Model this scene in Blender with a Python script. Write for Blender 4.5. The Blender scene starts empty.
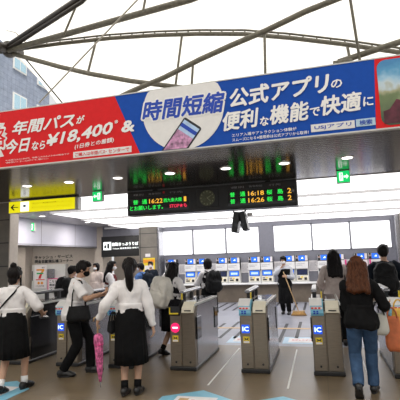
import bpy, math, random
from mathutils import Vector, Matrix, noise
random.seed(7)
SC = bpy.context.scene
COL = SC.collection
PI = math.pi
R = math.radians

# ------------------------------------------------------------------ camera
cam_data = bpy.data.cameras.new('camera')
cam_data.sensor_width = 36.0
cam_data.lens = 430 / 400 * 36.0
cam_data.clip_end = 300
cam = bpy.data.objects.new('camera', cam_data)
COL.objects.link(cam)
rt = Vector((0.96376338, 0.26471518, -0.03295482))
up = Vector((0.06746344, -0.12234735, 0.9901918))
fw = Vector((-0.25808687, 0.95653385, 0.13577249))
cam.matrix_world = Matrix(((rt.x, up.x, -fw.x, 0), (rt.y, up.y, -fw.y, 0), (rt.z, up.z, -fw.z, 1.58), (0, 0, 0, 1)))
SC.camera = cam

# ------------------------------------------------------------------ world, sun, exposure
world = bpy.data.worlds.new('overcast sky')
SC.world = world
world.use_nodes = True
bg = world.node_tree.nodes['Background']
bg.inputs[0].default_value = (0.97, 0.985, 1.0, 1)
bg.inputs[1].default_value = 0.80
sun_d = bpy.data.lights.new('sun', 'SUN')
sun_d.energy = 7.5
sun_d.angle = R(8)
sun_d.color = (1.0, 0.95, 0.86)
sun = bpy.data.objects.new('sun', sun_d)
COL.objects.link(sun)
sun.rotation_euler = (R(18), R(14), 0)
sun.location = (0, -4, 30)
SC.view_settings.view_transform = 'Standard'
SC.view_settings.look = 'None'
SC.view_settings.gamma = 1.0
SC.view_settings.use_curve_mapping = False
SC.view_settings.exposure = 0.0

# ------------------------------------------------------------------ materials
MATS = {}
def mat(name, col, rough=0.6, metal=0.0, emit=0.0, ecol=None, var=0.12, scale=14.0, bump=0.0, bscale=60.0, trans=0.0, stretch=(1, 1, 1), spec=0.5, sheen=0.0):
    m = bpy.data.materials.new(name)
    m.use_nodes = True
    nt = m.node_tree
    b = nt.nodes['Principled BSDF']
    b.inputs['Roughness'].default_value = rough
    b.inputs['Metallic'].default_value = metal
    b.inputs['Specular IOR Level'].default_value = spec
    if sheen: b.inputs['Sheen Weight'].default_value = sheen
    if trans: b.inputs['Transmission Weight'].default_value = trans
    tc = nt.nodes.new('ShaderNodeTexCoord')
    mp = nt.nodes.new('ShaderNodeMapping')
    mp.inputs['Scale'].default_value = stretch
    nt.links.new(tc.outputs['Object'], mp.inputs['Vector'])
    nz = nt.nodes.new('ShaderNodeTexNoise')
    nz.inputs['Scale'].default_value = scale
    nz.inputs['Detail'].default_value = 4
    nt.links.new(mp.outputs[0], nz.inputs['Vector'])
    rp = nt.nodes.new('ShaderNodeValToRGB')
    rp.color_ramp.elements[0].position = 0.3
    rp.color_ramp.elements[1].position = 0.7
    rp.color_ramp.elements[0].color = tuple(max(0, c * (1 - var)) for c in col) + (1,)
    rp.color_ramp.elements[1].color = tuple(min(1, c * (1 + var)) for c in col) + (1,)
    nt.links.new(nz.outputs['Fac'], rp.inputs[0])
    nt.links.new(rp.outputs[0], b.inputs['Base Color'])
    if bump:
        n2 = nt.nodes.new('ShaderNodeTexNoise')
        n2.inputs['Scale'].default_value = bscale
        nt.links.new(mp.outputs[0], n2.inputs['Vector'])
        bp = nt.nodes.new('ShaderNodeBump')
        bp.inputs['Strength'].default_value = bump
        bp.inputs['Distance'].default_value = 0.01
        nt.links.new(n2.outputs['Fac'], bp.inputs['Height'])
        nt.links.new(bp.outputs[0], b.inputs['Normal'])
    if emit:
        b.inputs['Emission Color'].default_value = tuple(ecol or col) + (1,)
        b.inputs['Emission Strength'].default_value = emit
    MATS[name] = m
    return m

def tile_mat(name, c1, c2, cm, sx, sy, rough, mortar=0.006, plane='xy', offset=0.0, speck=0.2):
    """tiles or slabs with thin joints, laid in world metres on the given plane"""
    m = mat(name, c1, rough)
    nt = m.node_tree
    b = nt.nodes['Principled BSDF']
    tc = nt.nodes.new('ShaderNodeTexCoord')
    mp = nt.nodes.new('ShaderNodeMapping')
    if plane == 'xz': mp.inputs['Rotation'].default_value = (R(-90), 0, 0)
    if plane == 'yz': mp.inputs['Rotation'].default_value = (R(-90), 0, R(-90))
    sep = nt.nodes.new('ShaderNodeSeparateXYZ')
    com = nt.nodes.new('ShaderNodeCombineXYZ')
    nt.links.new(tc.outputs['Object'], sep.inputs[0])
    ax = {'xy': (0, 1), 'xz': (0, 2), 'yz': (1, 2)}[plane]
    nt.links.new(sep.outputs[ax[0]], com.inputs[0])
    nt.links.new(sep.outputs[ax[1]], com.inputs[1])
    nt.nodes.remove(mp)
    br = nt.nodes.new('ShaderNodeTexBrick')
    br.offset = offset
    br.inputs['Scale'].default_value = 1.0
    br.inputs['Brick Width'].default_value = sx
    br.inputs['Row Height'].default_value = sy
    br.inputs['Mortar Size'].default_value = mortar
    br.inputs['Color1'].default_value = c1 + (1,)
    br.inputs['Color2'].default_value = c2 + (1,)
    br.inputs['Mortar'].default_value = cm + (1,)
    nt.links.new(com.outputs[0], br.inputs['Vector'])
    nz = nt.nodes.new('ShaderNodeTexNoise')
    nz.inputs['Scale'].default_value = 3.0
    nz.inputs['Detail'].default_value = 9
    nz.inputs['Roughness'].default_value = 0.7
    nt.links.new(tc.outputs['Object'], nz.inputs['Vector'])
    mr = nt.nodes.new('ShaderNodeMapRange')
    mr.inputs[1].default_value = 0.3; mr.inputs[2].default_value = 0.7
    mr.inputs[3].default_value = 1 - speck; mr.inputs[4].default_value = 1 + speck
    nt.links.new(nz.outputs['Fac'], mr.inputs[0])
    vm = nt.nodes.new('ShaderNodeVectorMath'); vm.operation = 'SCALE'
    nt.links.new(br.outputs['Color'], vm.inputs[0])
    nt.links.new(mr.outputs[0], vm.inputs['Scale'])
    nt.links.new(vm.outputs[0], b.inputs['Base Color'])
    r2 = nt.nodes.new('ShaderNodeMapRange')
    r2.inputs[1].default_value = 0.3; r2.inputs[2].default_value = 0.7
    r2.inputs[3].default_value = rough * 0.92; r2.inputs[4].default_value = rough * 1.1
    nt.links.new(nz.outputs['Fac'], r2.inputs[0])
    nt.links.new(r2.outputs[0], b.inputs['Roughness'])
    return m

M = dict(
    floor_brown=tile_mat('polished brown terrazzo', (.185, .135, .080), (.168, .124, .076), (.10, .078, .055), 1.2, 1.2, .34, .004),
    floor_grey=tile_mat('blue grey floor slabs', (.30, .305, .345), (.265, .27, .315), (.20, .205, .235), .6, .6, .33, .004),
    stone=tile_mat('grey brown stone cladding xz', (.20, .18, .15), (.17, .152, .13), (.03, .03, .03), 1.3, .52, .5, .012, 'xz'),
    stone_side=tile_mat('grey brown stone cladding yz', (.24, .21, .17), (.20, .18, .15), (.03, .03, .03), .9, .52, .5, .012, 'yz'),
    wall_lower=tile_mat('brown grey stone dado', (.20, .16, .12), (.175, .14, .105), (.09, .08, .07), 1.2, .62, .45, .005, 'xz'),
    panel_grey=mat('grey wall panel', (.20, .20, .235), .45, var=.05),
    panel_light=tile_mat('pale grey enamel panel', (.47, .47, .55), (.44, .44, .52), (.15, .15, .17), 2.0, 1.1, .4, .012, 'yz', speck=.04),
    wall_cream=mat('cream painted wall', (.52, .46, .40), .7, var=.05),
    ceil_grey=mat('grey ceiling panel', (.42, .40, .40), .35, var=.06),
    ceil_lamp=mat('luminous ceiling strip', (.9, .9, .9), .5, emit=1.9, ecol=(1, .985, .975), var=.02),
    lamp=mat('downlight disc', (.95, .93, .9), .4, emit=3.5, ecol=(1, .95, .88)),
    groove=mat('grey ceiling joint', (.55, .54, .54), .5),
    steel=mat('brushed stainless steel', (.27, .228, .18), .32, .75, var=.10, stretch=(1, 1, 12), scale=8),
    steel_side=mat('satin grey steel side', (.40, .40, .43), .27, .75, var=.06),
    steel_dark=mat('dark smoked side panel', (.02, .02, .022), .15, .2),
    black=mat('black plastic', (.012, .012, .013), .35, var=.2),
    glossblack=mat('gloss black', (.008, .008, .01), .08),
    blackpaint=mat('dark brown steel paint', (.035, .028, .022), .4, var=.3),
    trussgrey=mat('olive grey steel paint', (.17, .155, .115), .5, var=.25),
    cream=mat('cream plastic', (.80, .74, .60), .4, var=.04),
    white=mat('white enamel', (.82, .81, .80), .4, var=.03),
    offwhite=mat('off white plastic', (.62, .62, .60), .4, var=.05),
    paper=mat('white paper', (.80, .76, .76), .8, var=.04),
    lightblue=mat('light blue film', (.20, .50, .66), .4, var=.06),
    paleblue=mat('pale blue film', (.45, .62, .76), .4, var=.06),
    red=mat('red banner vinyl', (.72, .018, .022), .55, var=.04, spec=.15),
    redink=mat('red ink', (.75, .03, .04), .6),
    pink=mat('hot pink panel', (.85, .04, .28), .5),
    blue=mat('blue banner vinyl', (.008, .075, .42), .55, var=.05, spec=.15),
    blueink=mat('blue ink', (.01, .06, .45), .6),
    bwhite=mat('white banner vinyl', (.80, .79, .78), .6, var=.03),
    whiteink=mat('white ink', (.88, .87, .86), .6, var=.02),
    blackink=mat('black ink', (.015, .015, .02), .6),
    greyink=mat('grey ink', (.30, .30, .33), .6),
    yellow=mat('yellow vinyl', (.80, .60, .03), .5),
    yellowlit=mat('backlit yellow sign face', (.85, .78, .02), .4, emit=.75, ecol=(.95, .86, .0)),
    orange=mat('orange print', (.80, .30, .02), .6),
    greenprint=mat('green print', (.02, .40, .12), .6),
    greenlit=mat('backlit green exit face', (.02, .55, .15), .4, emit=.85, ecol=(.0, .72, .16)),
    whitelit=mat('backlit white', (.9, .95, .92), .4, emit=1.2, ecol=(.95, 1, .97)),
    windowglow=mat('daylit frosted window pane', (.9, .9, .9), .25, emit=1.3, ecol=(1, 1, 1), var=.02),
    ledgreen=mat('green LED', (.0, .3, .03), .5, emit=1.0, ecol=(.03, .95, .10)),
    ledorange=mat('orange LED', (.4, .2, .0), .5, emit=1.1, ecol=(1.0, .50, .05)),
    ledred=mat('red LED', (.4, .0, .02), .5, emit=1.1, ecol=(1.0, .04, .10)),
    screenblue=mat('lit blue screen', (.02, .10, .5), .2, emit=.75, ecol=(.03, .18, .85)),
    screensoft=mat('lit pale screen', (.4, .55, .85), .2, emit=.55, ecol=(.45, .62, .95)),
    screendark=mat('dim navy screen', (.012, .02, .07), .2),
    icblue=mat('backlit blue card panel', (.0, .05, .45), .3, emit=.7, ecol=(.02, .12, .9)),
    iclit=mat('backlit card lettering', (.8, .95, 1), .3, emit=1.2, ecol=(.75, .95, 1)),
    noentry=mat('backlit red disc', (.8, .02, .12), .3, emit=.8, ecol=(.95, .02, .16)),
    facade=tile_mat('blue grey facade tile', (.24, .275, .35), (.21, .245, .32), (.13, .15, .20), .30, .30, .55, .008, 'yz', speck=.25),
    glass=mat('pale blue window glass', (.40, .58, .68), .08, .3),
    cable=mat('pale steel cable', (.45, .42, .36), .4, .4),
    skin=mat('skin', (.50, .29, .19), .5, var=.06),
    lip=mat('lip', (.45, .14, .12), .45),
    eye=mat('dark eye', (.02, .012, .01), .15),
    hairblack=mat('black hair', (.010, .008, .008), .38, var=.4, stretch=(1, 1, .12), scale=90, bump=.5, bscale=120, spec=.12),
    hairbrown=mat('brown hair', (.070, .024, .010), .38, var=.5, stretch=(1, 1, .12), scale=90, bump=.5, bscale=120, spec=.12),
    shirtwhite=mat('white cotton shirt', (.80, .77, .77), .8, var=.03, bump=.25, bscale=12, sheen=.2),
    shirtpale=mat('pale beige blouse', (.55, .46, .42), .8, var=.05, bump=.25, bscale=12),
    shirtgrey=mat('light grey work shirt', (.50, .51, .55), .8, var=.05),
    shirtblue=mat('blue shirt', (.09, .18, .42), .8, var=.1, spec=.12),
    maroon=mat('maroon knit vest', (.13, .03, .03), .85, var=.2, spec=.12),
    clothblack=mat('black cloth', (.007, .007, .0075), .85, var=.3, bump=.3, bscale=14, spec=.12),
    clothnavy=mat('dark navy cloth', (.012, .016, .024), .8, var=.3, bump=.3, bscale=14, spec=.12),
    vestblack=mat('black vest cloth', (.016, .015, .017), .8, var=.3, spec=.12),
    denim=mat('blue denim', (.045, .085, .160), .85, var=.35, scale=9, bump=.25, bscale=20, spec=.12),
    leather=mat('black leather', (.012, .011, .011), .35, var=.3),
    bagblack=mat('black nylon', (.013, .013, .014), .55, var=.3, bump=.3, bscale=18, spec=.12),
    bagwhite=mat('white canvas bag', (.74, .70, .63), .75, var=.06, bump=.3, bscale=14),
    handbag=mat('pale grey leather bag', (.50, .49, .44), .5, var=.05),
    bagorange=mat('orange carrier bag', (.60, .16, .06), .55, var=.15, bump=.4, bscale=10),
    bagyellow=mat('yellow carrier bag', (.80, .50, .08), .5, var=.12, bump=.4, bscale=10),
    umbpink=mat('pink patterned umbrella cloth', (.62, .15, .32), .6, var=.6, scale=30, spec=.12),
    wood=mat('pale varnished wood', (.50, .33, .16), .5, var=.2, stretch=(1, 1, .1)),
    bristle=mat('straw brown bristles', (.45, .25, .08), .8, var=.3, stretch=(1, 1, .1), scale=60),
    maskwhite=mat('white face mask', (.80, .80, .82), .8, var=.02),
    tape_beige=mat('beige floor tape', (.55, .37, .19), .5, var=.1),
    tape_white=mat('white floor tape', (.80, .79, .75), .5, var=.05),
    slot=mat('dark floor slot', (.02, .02, .023), .5),
)

def soffit_mat():
    m = mat('brown metal soffit panel', (.090, .073, .060), .15, .80, var=.08, stretch=(.3, 8, 1), scale=6)
    nt = m.node_tree; b = nt.nodes['Principled BSDF']
    tc = nt.nodes.new('ShaderNodeTexCoord')
    sp = nt.nodes.new('ShaderNodeSeparateXYZ'); nt.links.new(tc.outputs['Object'], sp.inputs[0])
    mu = nt.nodes.new('ShaderNodeMath'); mu.operation = 'MULTIPLY'; mu.inputs[1].default_value = 2 * PI / 0.10
    nt.links.new(sp.outputs['Y'], mu.inputs[0])
    sn = nt.nodes.new('ShaderNodeMath'); sn.operation = 'SINE'; nt.links.new(mu.outputs[0], sn.inputs[0])
    pw = nt.nodes.new('ShaderNodeMath'); pw.operation = 'GREATER_THAN'; pw.inputs[1].default_value = .96
    nt.links.new(sn.outputs[0], pw.inputs[0])
    bp = nt.nodes.new('ShaderNodeBump'); bp.inputs['Strength'].default_value = .03; bp.inputs['Distance'].default_value = .01
    nt.links.new(sn.outputs[0], bp.inputs['Height']); nt.links.new(bp.outputs[0], b.inputs['Normal'])
    return m
M['soffit'] = soffit_mat()

def membrane_mat():
    m = bpy.data.materials.new('white roof membrane'); m.use_nodes = True
    nt = m.node_tree; nt.nodes.clear()
    out = nt.nodes.new('ShaderNodeOutputMaterial')
    mx = nt.nodes.new('ShaderNodeMixShader'); mx.inputs[0].default_value = .62
    d = nt.nodes.new('ShaderNodeBsdfDiffuse'); t = nt.nodes.new('ShaderNodeBsdfTranslucent')
    tc = nt.nodes.new('ShaderNodeTexCoord'); nz = nt.nodes.new('ShaderNodeTexNoise'); nz.inputs['Scale'].default_value = .6
    nt.links.new(tc.outputs['Object'], nz.inputs['Vector'])
    rp = nt.nodes.new('ShaderNodeValToRGB')
    rp.color_ramp.elements[0].color = (.90, .89, .85, 1); rp.color_ramp.elements[1].color = (.97, .96, .94, 1)
    nt.links.new(nz.outputs['Fac'], rp.inputs[0])
    nt.links.new(rp.outputs[0], d.inputs[0]); nt.links.new(rp.outputs[0], t.inputs[0])
    nt.links.new(d.outputs[0], mx.inputs[1]); nt.links.new(t.outputs[0], mx.inputs[2])
    nt.links.new(mx.outputs[0], out.inputs[0])
    return m
M['membrane'] = membrane_mat()

def picture_mat():
    """printed landscape: blue sky with cloud over green hills"""
    m = mat('printed landscape', (.3, .5, .7), .6)
    nt = m.node_tree; b = nt.nodes['Principled BSDF']
    tc = nt.nodes.new('ShaderNodeTexCoord'); sp = nt.nodes.new('ShaderNodeSeparateXYZ')
    nt.links.new(tc.outputs['Object'], sp.inputs[0])
    nz = nt.nodes.new('ShaderNodeTexNoise'); nz.inputs['Scale'].default_value = 7
    nt.links.new(tc.outputs['Object'], nz.inputs['Vector'])
    ad = nt.nodes.new('ShaderNodeMath'); ad.operation = 'MULTIPLY_ADD'; ad.inputs[1].default_value = .30
    nt.links.new(nz.outputs['Fac'], ad.inputs[0]); nt.links.new(sp.outputs['Z'], ad.inputs[2])
    mr = nt.nodes.new('ShaderNodeMapRange'); mr.inputs[1].default_value = .25; mr.inputs[2].default_value = 1.0
    nt.links.new(ad.outputs[0], mr.inputs[0])
    rp = nt.nodes.new('ShaderNodeValToRGB'); e = rp.color_ramp.elements
    e[0].position = 0; e[0].color = (.07, .10, .06, 1)
    e[1].position = .9; e[1].color = (.06, .25, .50, 1)
    for p, c in ((.34, (.16, .22, .10, 1)), (.46, (.40, .40, .25, 1)), (.54, (.55, .66, .72, 1)), (.66, (.35, .58, .75, 1)), (.78, (.10, .34, .58, 1))):
        k = e.new(p); k.color = c
    nt.links.new(mr.outputs[0], rp.inputs[0]); nt.links.new(rp.outputs[0], b.inputs['Base Color'])
    return m
M['picture'] = picture_mat()

# ------------------------------------------------------------------ mesh builder
class MB:
    def __init__(s): s.v = []; s.f = []; s.sm = []
    def add(s, verts, faces, smooth=False):
        o = len(s.v); s.v += [Vector(p) for p in verts]
        for f in faces: s.f.append([i + o for i in f]); s.sm.append(smooth)
        return s
    def box(s, x0, x1, y0, y1, z0, z1, bev=0.0):
        if x0 > x1: x0, x1 = x1, x0
        if y0 > y1: y0, y1 = y1, y0
        if z0 > z1: z0, z1 = z1, z0
        b = min(bev, (x1 - x0) * .45, (y1 - y0) * .45, (z1 - z0) * .45)
        if b <= 0:
            p = [(x0, y0, z0), (x1, y0, z0), (x1, y1, z0), (x0, y1, z0), (x0, y0, z1), (x1, y0, z1), (x1, y1, z1), (x0, y1, z1)]
            return s.add(p, [(0, 3, 2, 1), (4, 5, 6, 7), (0, 1, 5, 4), (1, 2, 6, 5), (2, 3, 7, 6), (3, 0, 4, 7)])
        def ring(i, z):
            a0, a1, c0, c1 = x0 + i, x1 - i, y0 + i, y1 - i
            return [(a0 + b, c0, z), (a1 - b, c0, z), (a1, c0 + b, z), (a1, c1 - b, z), (a1 - b, c1, z), (a0 + b, c1, z), (a0, c1 - b, z), (a0, c0 + b, z)]
        i = b * .8
        def small(z):
            q = []
            for (x, y, _) in ring(0, z):
                q.append((min(max(x, x0 + b * .9), x1 - b * .9), min(max(y, y0 + b * .9), y1 - b * .9), z))
            return q
        rings = [small(z0), ring(0, z0 + b), ring(0, z1 - b), small(z1)]
        v = [p for r_ in rings for p in r_]
        f = [tuple(reversed(range(8))), tuple(range(24, 32))]
        for k in range(3):
            for j in range(8):
                a, c = k * 8 + j, k * 8 + (j + 1) % 8
                f.append((a, c, c + 8, a + 8))
        return s.add(v, f)
    def loft(s, rings, smooth=True, cap=True):
        n = len(rings[0]); v = [p for r_ in rings for p in r_]; f = []
        for k in range(len(rings) - 1):
            for j in range(n):
                a, c = k * n + j, k * n + (j + 1) % n
                f.append((a, c, c + n, a + n))
        if cap:
            f.append(tuple(reversed(range(n)))); f.append(tuple(range((len(rings) - 1) * n, len(rings) * n)))
        return s.add(v, f, smooth)
    def frus(s, p, q, r1, r2, n=14, flat=1.0, side=None):
        p, q = Vector(p), Vector(q); d = (q - p)
        if d.length < 1e-6: return s
        d.normalize()
        a = Vector(side) if side else (Vector((0, 0, 1)) if abs(d.z) < .9 else Vector((1, 0, 0)))
        u = d.cross(a).normalized(); w = d.cross(u)
        rings = []
        for c, r_ in ((p, r1), (q, r2)):
            rings.append([c + u * (r_ * math.cos(t)) + w * (r_ * flat * math.sin(t)) for t in (2 * PI * i / n for i in range(n))])
        return s.loft(rings)
    def cap(s, p, q, r1, r2, n=14):
        """tapered capsule"""
        p, q = Vector(p), Vector(q); d = q - p
        if d.length < 1e-6: d = Vector((0, 0, 1e-4)); q = p + d
        d = d.normalized()
        a = Vector((0, 0, 1)) if abs(d.z) < .9 else Vector((1, 0, 0))
        u = d.cross(a).normalized(); w = d.cross(u); rings = []
        for t in (-88, -60, -30, 0): rings.append((p + d * (r1 * math.sin(R(t))), r1 * math.cos(R(t))))
        for t in (0, 30, 60, 88): rings.append((q + d * (r2 * math.sin(R(t))), r2 * math.cos(R(t))))
        return s.loft([[c + u * (r_ * math.cos(2 * PI * i / n)) + w * (r_ * math.sin(2 * PI * i / n)) for i in range(n)] for c, r_ in rings])
    def ell(s, c, rx, ry, rz, rot=None, n=18, m_=12, pw=1.0):
        c = Vector(c); rings = []
        sg = lambda x: math.copysign(abs(x) ** pw, x)
        for k in range(m_ + 1):
            t = -PI / 2 + .03 + (PI - .06) * k / m_; rr = []
            for i in range(n):
                a = 2 * PI * i / n
                v = Vector((rx * sg(math.cos(t)) * sg(math.cos(a)), ry * sg(math.cos(t)) * sg(math.sin(a)), rz * sg(math.sin(t))))
                if rot is not None: v = rot @ v
                rr.append(c + v)
            rings.append(rr)
        return s.loft(rings)
    def tube(s, pts, r_, n=8, closed=False):
        pts = [Vector(p) for p in pts]; rings = []
        prev = None
        for i, p in enumerate(pts):
            d = (pts[min(i + 1, len(pts) - 1)] - pts[max(i - 1, 0)])
            d = d.normalized() if d.length > 1e-7 else Vector((0, 0, 1))
            if prev is None:
                a = Vector((0, 0, 1)) if abs(d.z) < .9 else Vector((1, 0, 0)); u = d.cross(a).normalized()
            else:
                u = (prev - d * prev.dot(d)).normalized()
            prev = u; w = d.cross(u)
            rr = r_[i] if isinstance(r_, (list, tuple)) else r_
            rings.append([p + u * (rr * math.cos(2 * PI * k / n)) + w * (rr * math.sin(2 * PI * k / n)) for k in range(n)])
        return s.loft(rings)
    def ribbon(s, pts, width, thick, side):
        """flat strap along points; side gives the across direction"""
        pts = [Vector(p) for p in pts]; side = Vector(side); rings = []
        for i, p in enumerate(pts):
            d = (pts[min(i + 1, len(pts) - 1)] - pts[max(i - 1, 0)]).normalized()
            a = (side - d * side.dot(d)).normalized(); nn = d.cross(a)
            rings.append([p + a * width / 2 + nn * thick / 2, p - a * width / 2 + nn * thick / 2, p - a * width / 2 - nn * thick / 2, p + a * width / 2 - nn * thick / 2])
        return s.loft(rings, smooth=False)
    def prism(s, poly, axis, a, b):
        """poly of 2D points extruded along axis x/y/z from a to b"""
        def P(u, w, t): return {'x': (t, u, w), 'y': (u, t, w), 'z': (u, w, t)}[axis]
        n = len(poly)
        v = [P(u, w, a) for u, w in poly] + [P(u, w, b) for u, w in poly]
        f = [tuple(range(n)), tuple(reversed(range(n, 2 * n)))]
        for i in range(n):
            j = (i + 1) % n; f.append((i, i + n, j + n, j))
        return s.add(v, f)
    def disc(s, c, r_, axis='y', t=.01, n=24, sx=1.0, sz=1.0):
        poly = [(c[0 if axis != 'x' else 1] + r_ * sx * math.cos(2 * PI * i / n), c[2 if axis != 'z' else 1] + r_ * sz * math.sin(2 * PI * i / n)) for i in range(n)]
        k = {'x': 0, 'y': 1, 'z': 2}[axis]
        return s.prism(poly, axis, c[k] - t / 2, c[k] + t / 2)
    def xf(s, fn):
        s.v = [Vector(fn(p)) for p in s.v]; return s
    def mesh(s, name):
        me = bpy.data.meshes.new(name)
        me.from_pydata([tuple(p) for p in s.v], [], s.f); me.update()
        import bmesh
        bm = bmesh.new(); bm.from_mesh(me); bmesh.ops.recalc_face_normals(bm, faces=bm.faces); bm.to_mesh(me); bm.free()
        if len(s.sm) == len(me.polygons):
            for p, k in zip(me.polygons, s.sm): p.use_smooth = k
        return me

def remesh(mb, vox=.008, smooth=5, disp=None):
    """union the closed shapes of mb into one continuous skin"""
    me = mb.mesh('tmp'); o = bpy.data.objects.new('tmp', me); COL.objects.link(o)
    a = o.modifiers.new('r', 'REMESH'); a.mode = 'VOXEL'; a.voxel_size = vox
    if smooth:
        c = o.modifiers.new('s', 'SMOOTH'); c.iterations = smooth; c.factor = .5
    dg = bpy.context.evaluated_depsgraph_get()
    res = bpy.data.meshes.new_from_object(o.evaluated_get(dg))
    bpy.data.objects.remove(o); bpy.data.meshes.remove(me)
    if disp:
        amp, sx, sz = disp
        nr = [v.normal.copy() for v in res.vertices]
        for v, n in zip(res.vertices, nr):
            p = v.co
            v.co = p + n * (amp * .45 + amp * noise.noise(Vector((p.x * sx, p.y * sx, p.z * sz))) + amp * .5 * noise.noise(Vector((p.x * sx * 2.3 + 7, p.y * sx * 2.3, p.z * sz * 2.1))))
    for p in res.polygons: p.use_smooth = True
    return res

def link(name, me, m, parent=None):
    o = bpy.data.objects.new(name, me); me.name = name
    me.materials.clear()
    for k in (m if isinstance(m, (list, tuple)) else [m]): me.materials.append(k)
    COL.objects.link(o)
    if parent is not None: o.parent = parent
    return o
def obj(name, mb, m, parent=None):
    return link(name, mb.mesh(name), m, parent)
def tag(o, label, cat, group=None, kind=None):
    if label: o['label'] = label
    if cat: o['category'] = cat
    if group: o['group'] = group
    if kind: o['kind'] = kind
    return o
def thing(name, label, cat, loc=(0, 0, 0), rz=0.0, group=None):
    o = bpy.data.objects.new(name, None); o.empty_display_size = .1
    COL.objects.link(o); o.location = loc; o.rotation_euler = (0, 0, rz)
    return tag(o, label, cat, group)
def struct(name, mb, m, label=None):
    o = obj(name, mb, m); o['kind'] = 'structure'
    if label: o['label'] = label
    return o
def copy_tree(o, parent=None):
    c = o.copy(); COL.objects.link(c)
    if parent is not None: c.parent = parent
    for ch in list(o.children): copy_tree(ch, c)
    return c

def text_mesh(body, x0, x1, z0, z1, y, bold=.0, shear=0.0, plane='xz', slope=0.0):
    """lettering fitted to a rectangle on a vertical plane facing -Y, or on the floor; strokes thickened by offset copies"""
    c = bpy.data.curves.new('t', 'FONT'); c.body = body; c.shear = shear; c.resolution_u = 2
    c.fill_mode = 'FRONT'; c.extrude = 0.0
    o = bpy.data.objects.new('t', c); COL.objects.link(o)
    dg = bpy.context.evaluated_depsgraph_get()
    me = bpy.data.meshes.new_from_object(o.evaluated_get(dg))
    bpy.data.objects.remove(o); bpy.data.curves.remove(c)
    xs = [v.co.x for v in me.vertices]; ys = [v.co.y for v in me.vertices]
    a0, a1, b0, b1 = min(xs), max(xs), min(ys), max(ys)
    r_ = bold * 1.05 * (z1 - z0)
    pts = [(x0 + r_ + (v.co.x - a0) / max(a1 - a0, 1e-6) * (x1 - x0 - 2 * r_), z0 + r_ + (v.co.y - b0) / max(b1 - b0, 1e-6) * (z1 - z0 - 2 * r_)) for v in me.vertices]
    fc = [tuple(p.vertices) for p in me.polygons]
    bpy.data.meshes.remove(me)
    V = []; F = []
    offs = [(0, 0)] + ([(r_ * math.cos(k * PI / 4), r_ * math.sin(k * PI / 4)) for k in range(8)] if bold > .004 else [])
    for k, (du, dw) in enumerate(offs):
        o_ = len(V); e = k * .00008
        for u, w in pts:
            u2, w2 = u + du, w + dw + slope * (u - x0)
            V.append((u2, y - e, w2) if plane == 'xz' else (u2, w2, y + e))
        F += [tuple(i + o_ for i in f) for f in fc]
    m2 = bpy.data.meshes.new('t'); m2.from_pydata(V, [], F); m2.update()
    return m2
def text(root, body, x0, x1, z0, z1, y, m, bold=.0, shear=0.0, name='lettering', parent=None, plane='xz', slope=0.0):
    me = text_mesh(body, x0, x1, z0, z1, y, bold, shear, plane=plane, slope=slope)
    l = root.location
    for v in me.vertices: v.co = v.co - Vector(l)
    return link(name, me, m, parent or root)
def part(root, name, mb, m, parent=None, world=True):
    if world:
        l = Vector(root.location); mb.xf(lambda p: p - l)
    return obj(name, mb, m, parent or root)
ORD = ['first', 'second', 'third', 'fourth', 'fifth', 'sixth', 'seventh', 'eighth', 'ninth', 'tenth', 'eleventh', 'twelfth', 'thirteenth']

# ================================================================== SETTING
HS = 3.0
fl = MB().box(-24, 14, -16, 8.0, -.2, 0)
f1 = struct('floor', fl, M['floor_brown'], 'polished brown floor of the concourse in front of the gates')
f2 = struct('floor.001', MB().box(-24, 14, 8.0, 19, -.2, 0), M['floor_grey'], 'blue grey slab floor between the gates and the ticket machines')
sl = MB()
for k in range(-22, 10):
    x = -.53 + .3 * k
    ph = random.choice((0, 0, .35, -.3))
    for y0 in (8.65 + ph, 13.15 + ph * .6, ):
        sl.box(x - .035, x + .035, y0, min(y0 + 2.25, 15.3), 0.0005, .003)
obj('slot', sl, M['slot'], f2)

# soffit over the gates
so = struct('ceiling', MB().box(-16, 10, 5.26, 8.17, HS, HS + .7), M['soffit'], 'brown metal soffit above the ticket gates')
struct('ceiling.001', MB().box(-20, 10, 8.17, 19, HS + .12, HS + .7), M['groove'], 'grey slab above the luminous strips')
struct('ceiling.002', MB().box(-20, -7.1, 8.17, 19, HS - .02, HS + .12), M['ceil_grey'], 'grey panel ceiling over the left passage')
# luminous strips, each one a long lamp of its own
edges = [(8.20, 10.25, 0.0), (10.30, 11.9, -.05), (11.95, 13.7, -.10), (13.75, 15.75, -.15)]
for i, (y0, y1, dz) in enumerate(edges):
    t = thing('ceiling_light', 'long luminous ceiling strip, ' + ['first behind the brown soffit', 'second behind the brown soffit', 'third behind the brown soffit', 'last before the machine wall'][i], 'light', (-2.2, (y0 + y1) / 2, HS + dz), 0, 'luminous ceiling strips')
    part(t, 'diffuser', MB().box(-7.08, 9, y0, y1, HS + dz, HS + dz + .05), M['ceil_lamp'])
    part(t, 'housing', MB().box(-7.08, 9, y0 - .02, y0 - .001, HS + dz - .012, HS + dz + .11), M['groove'])

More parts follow.
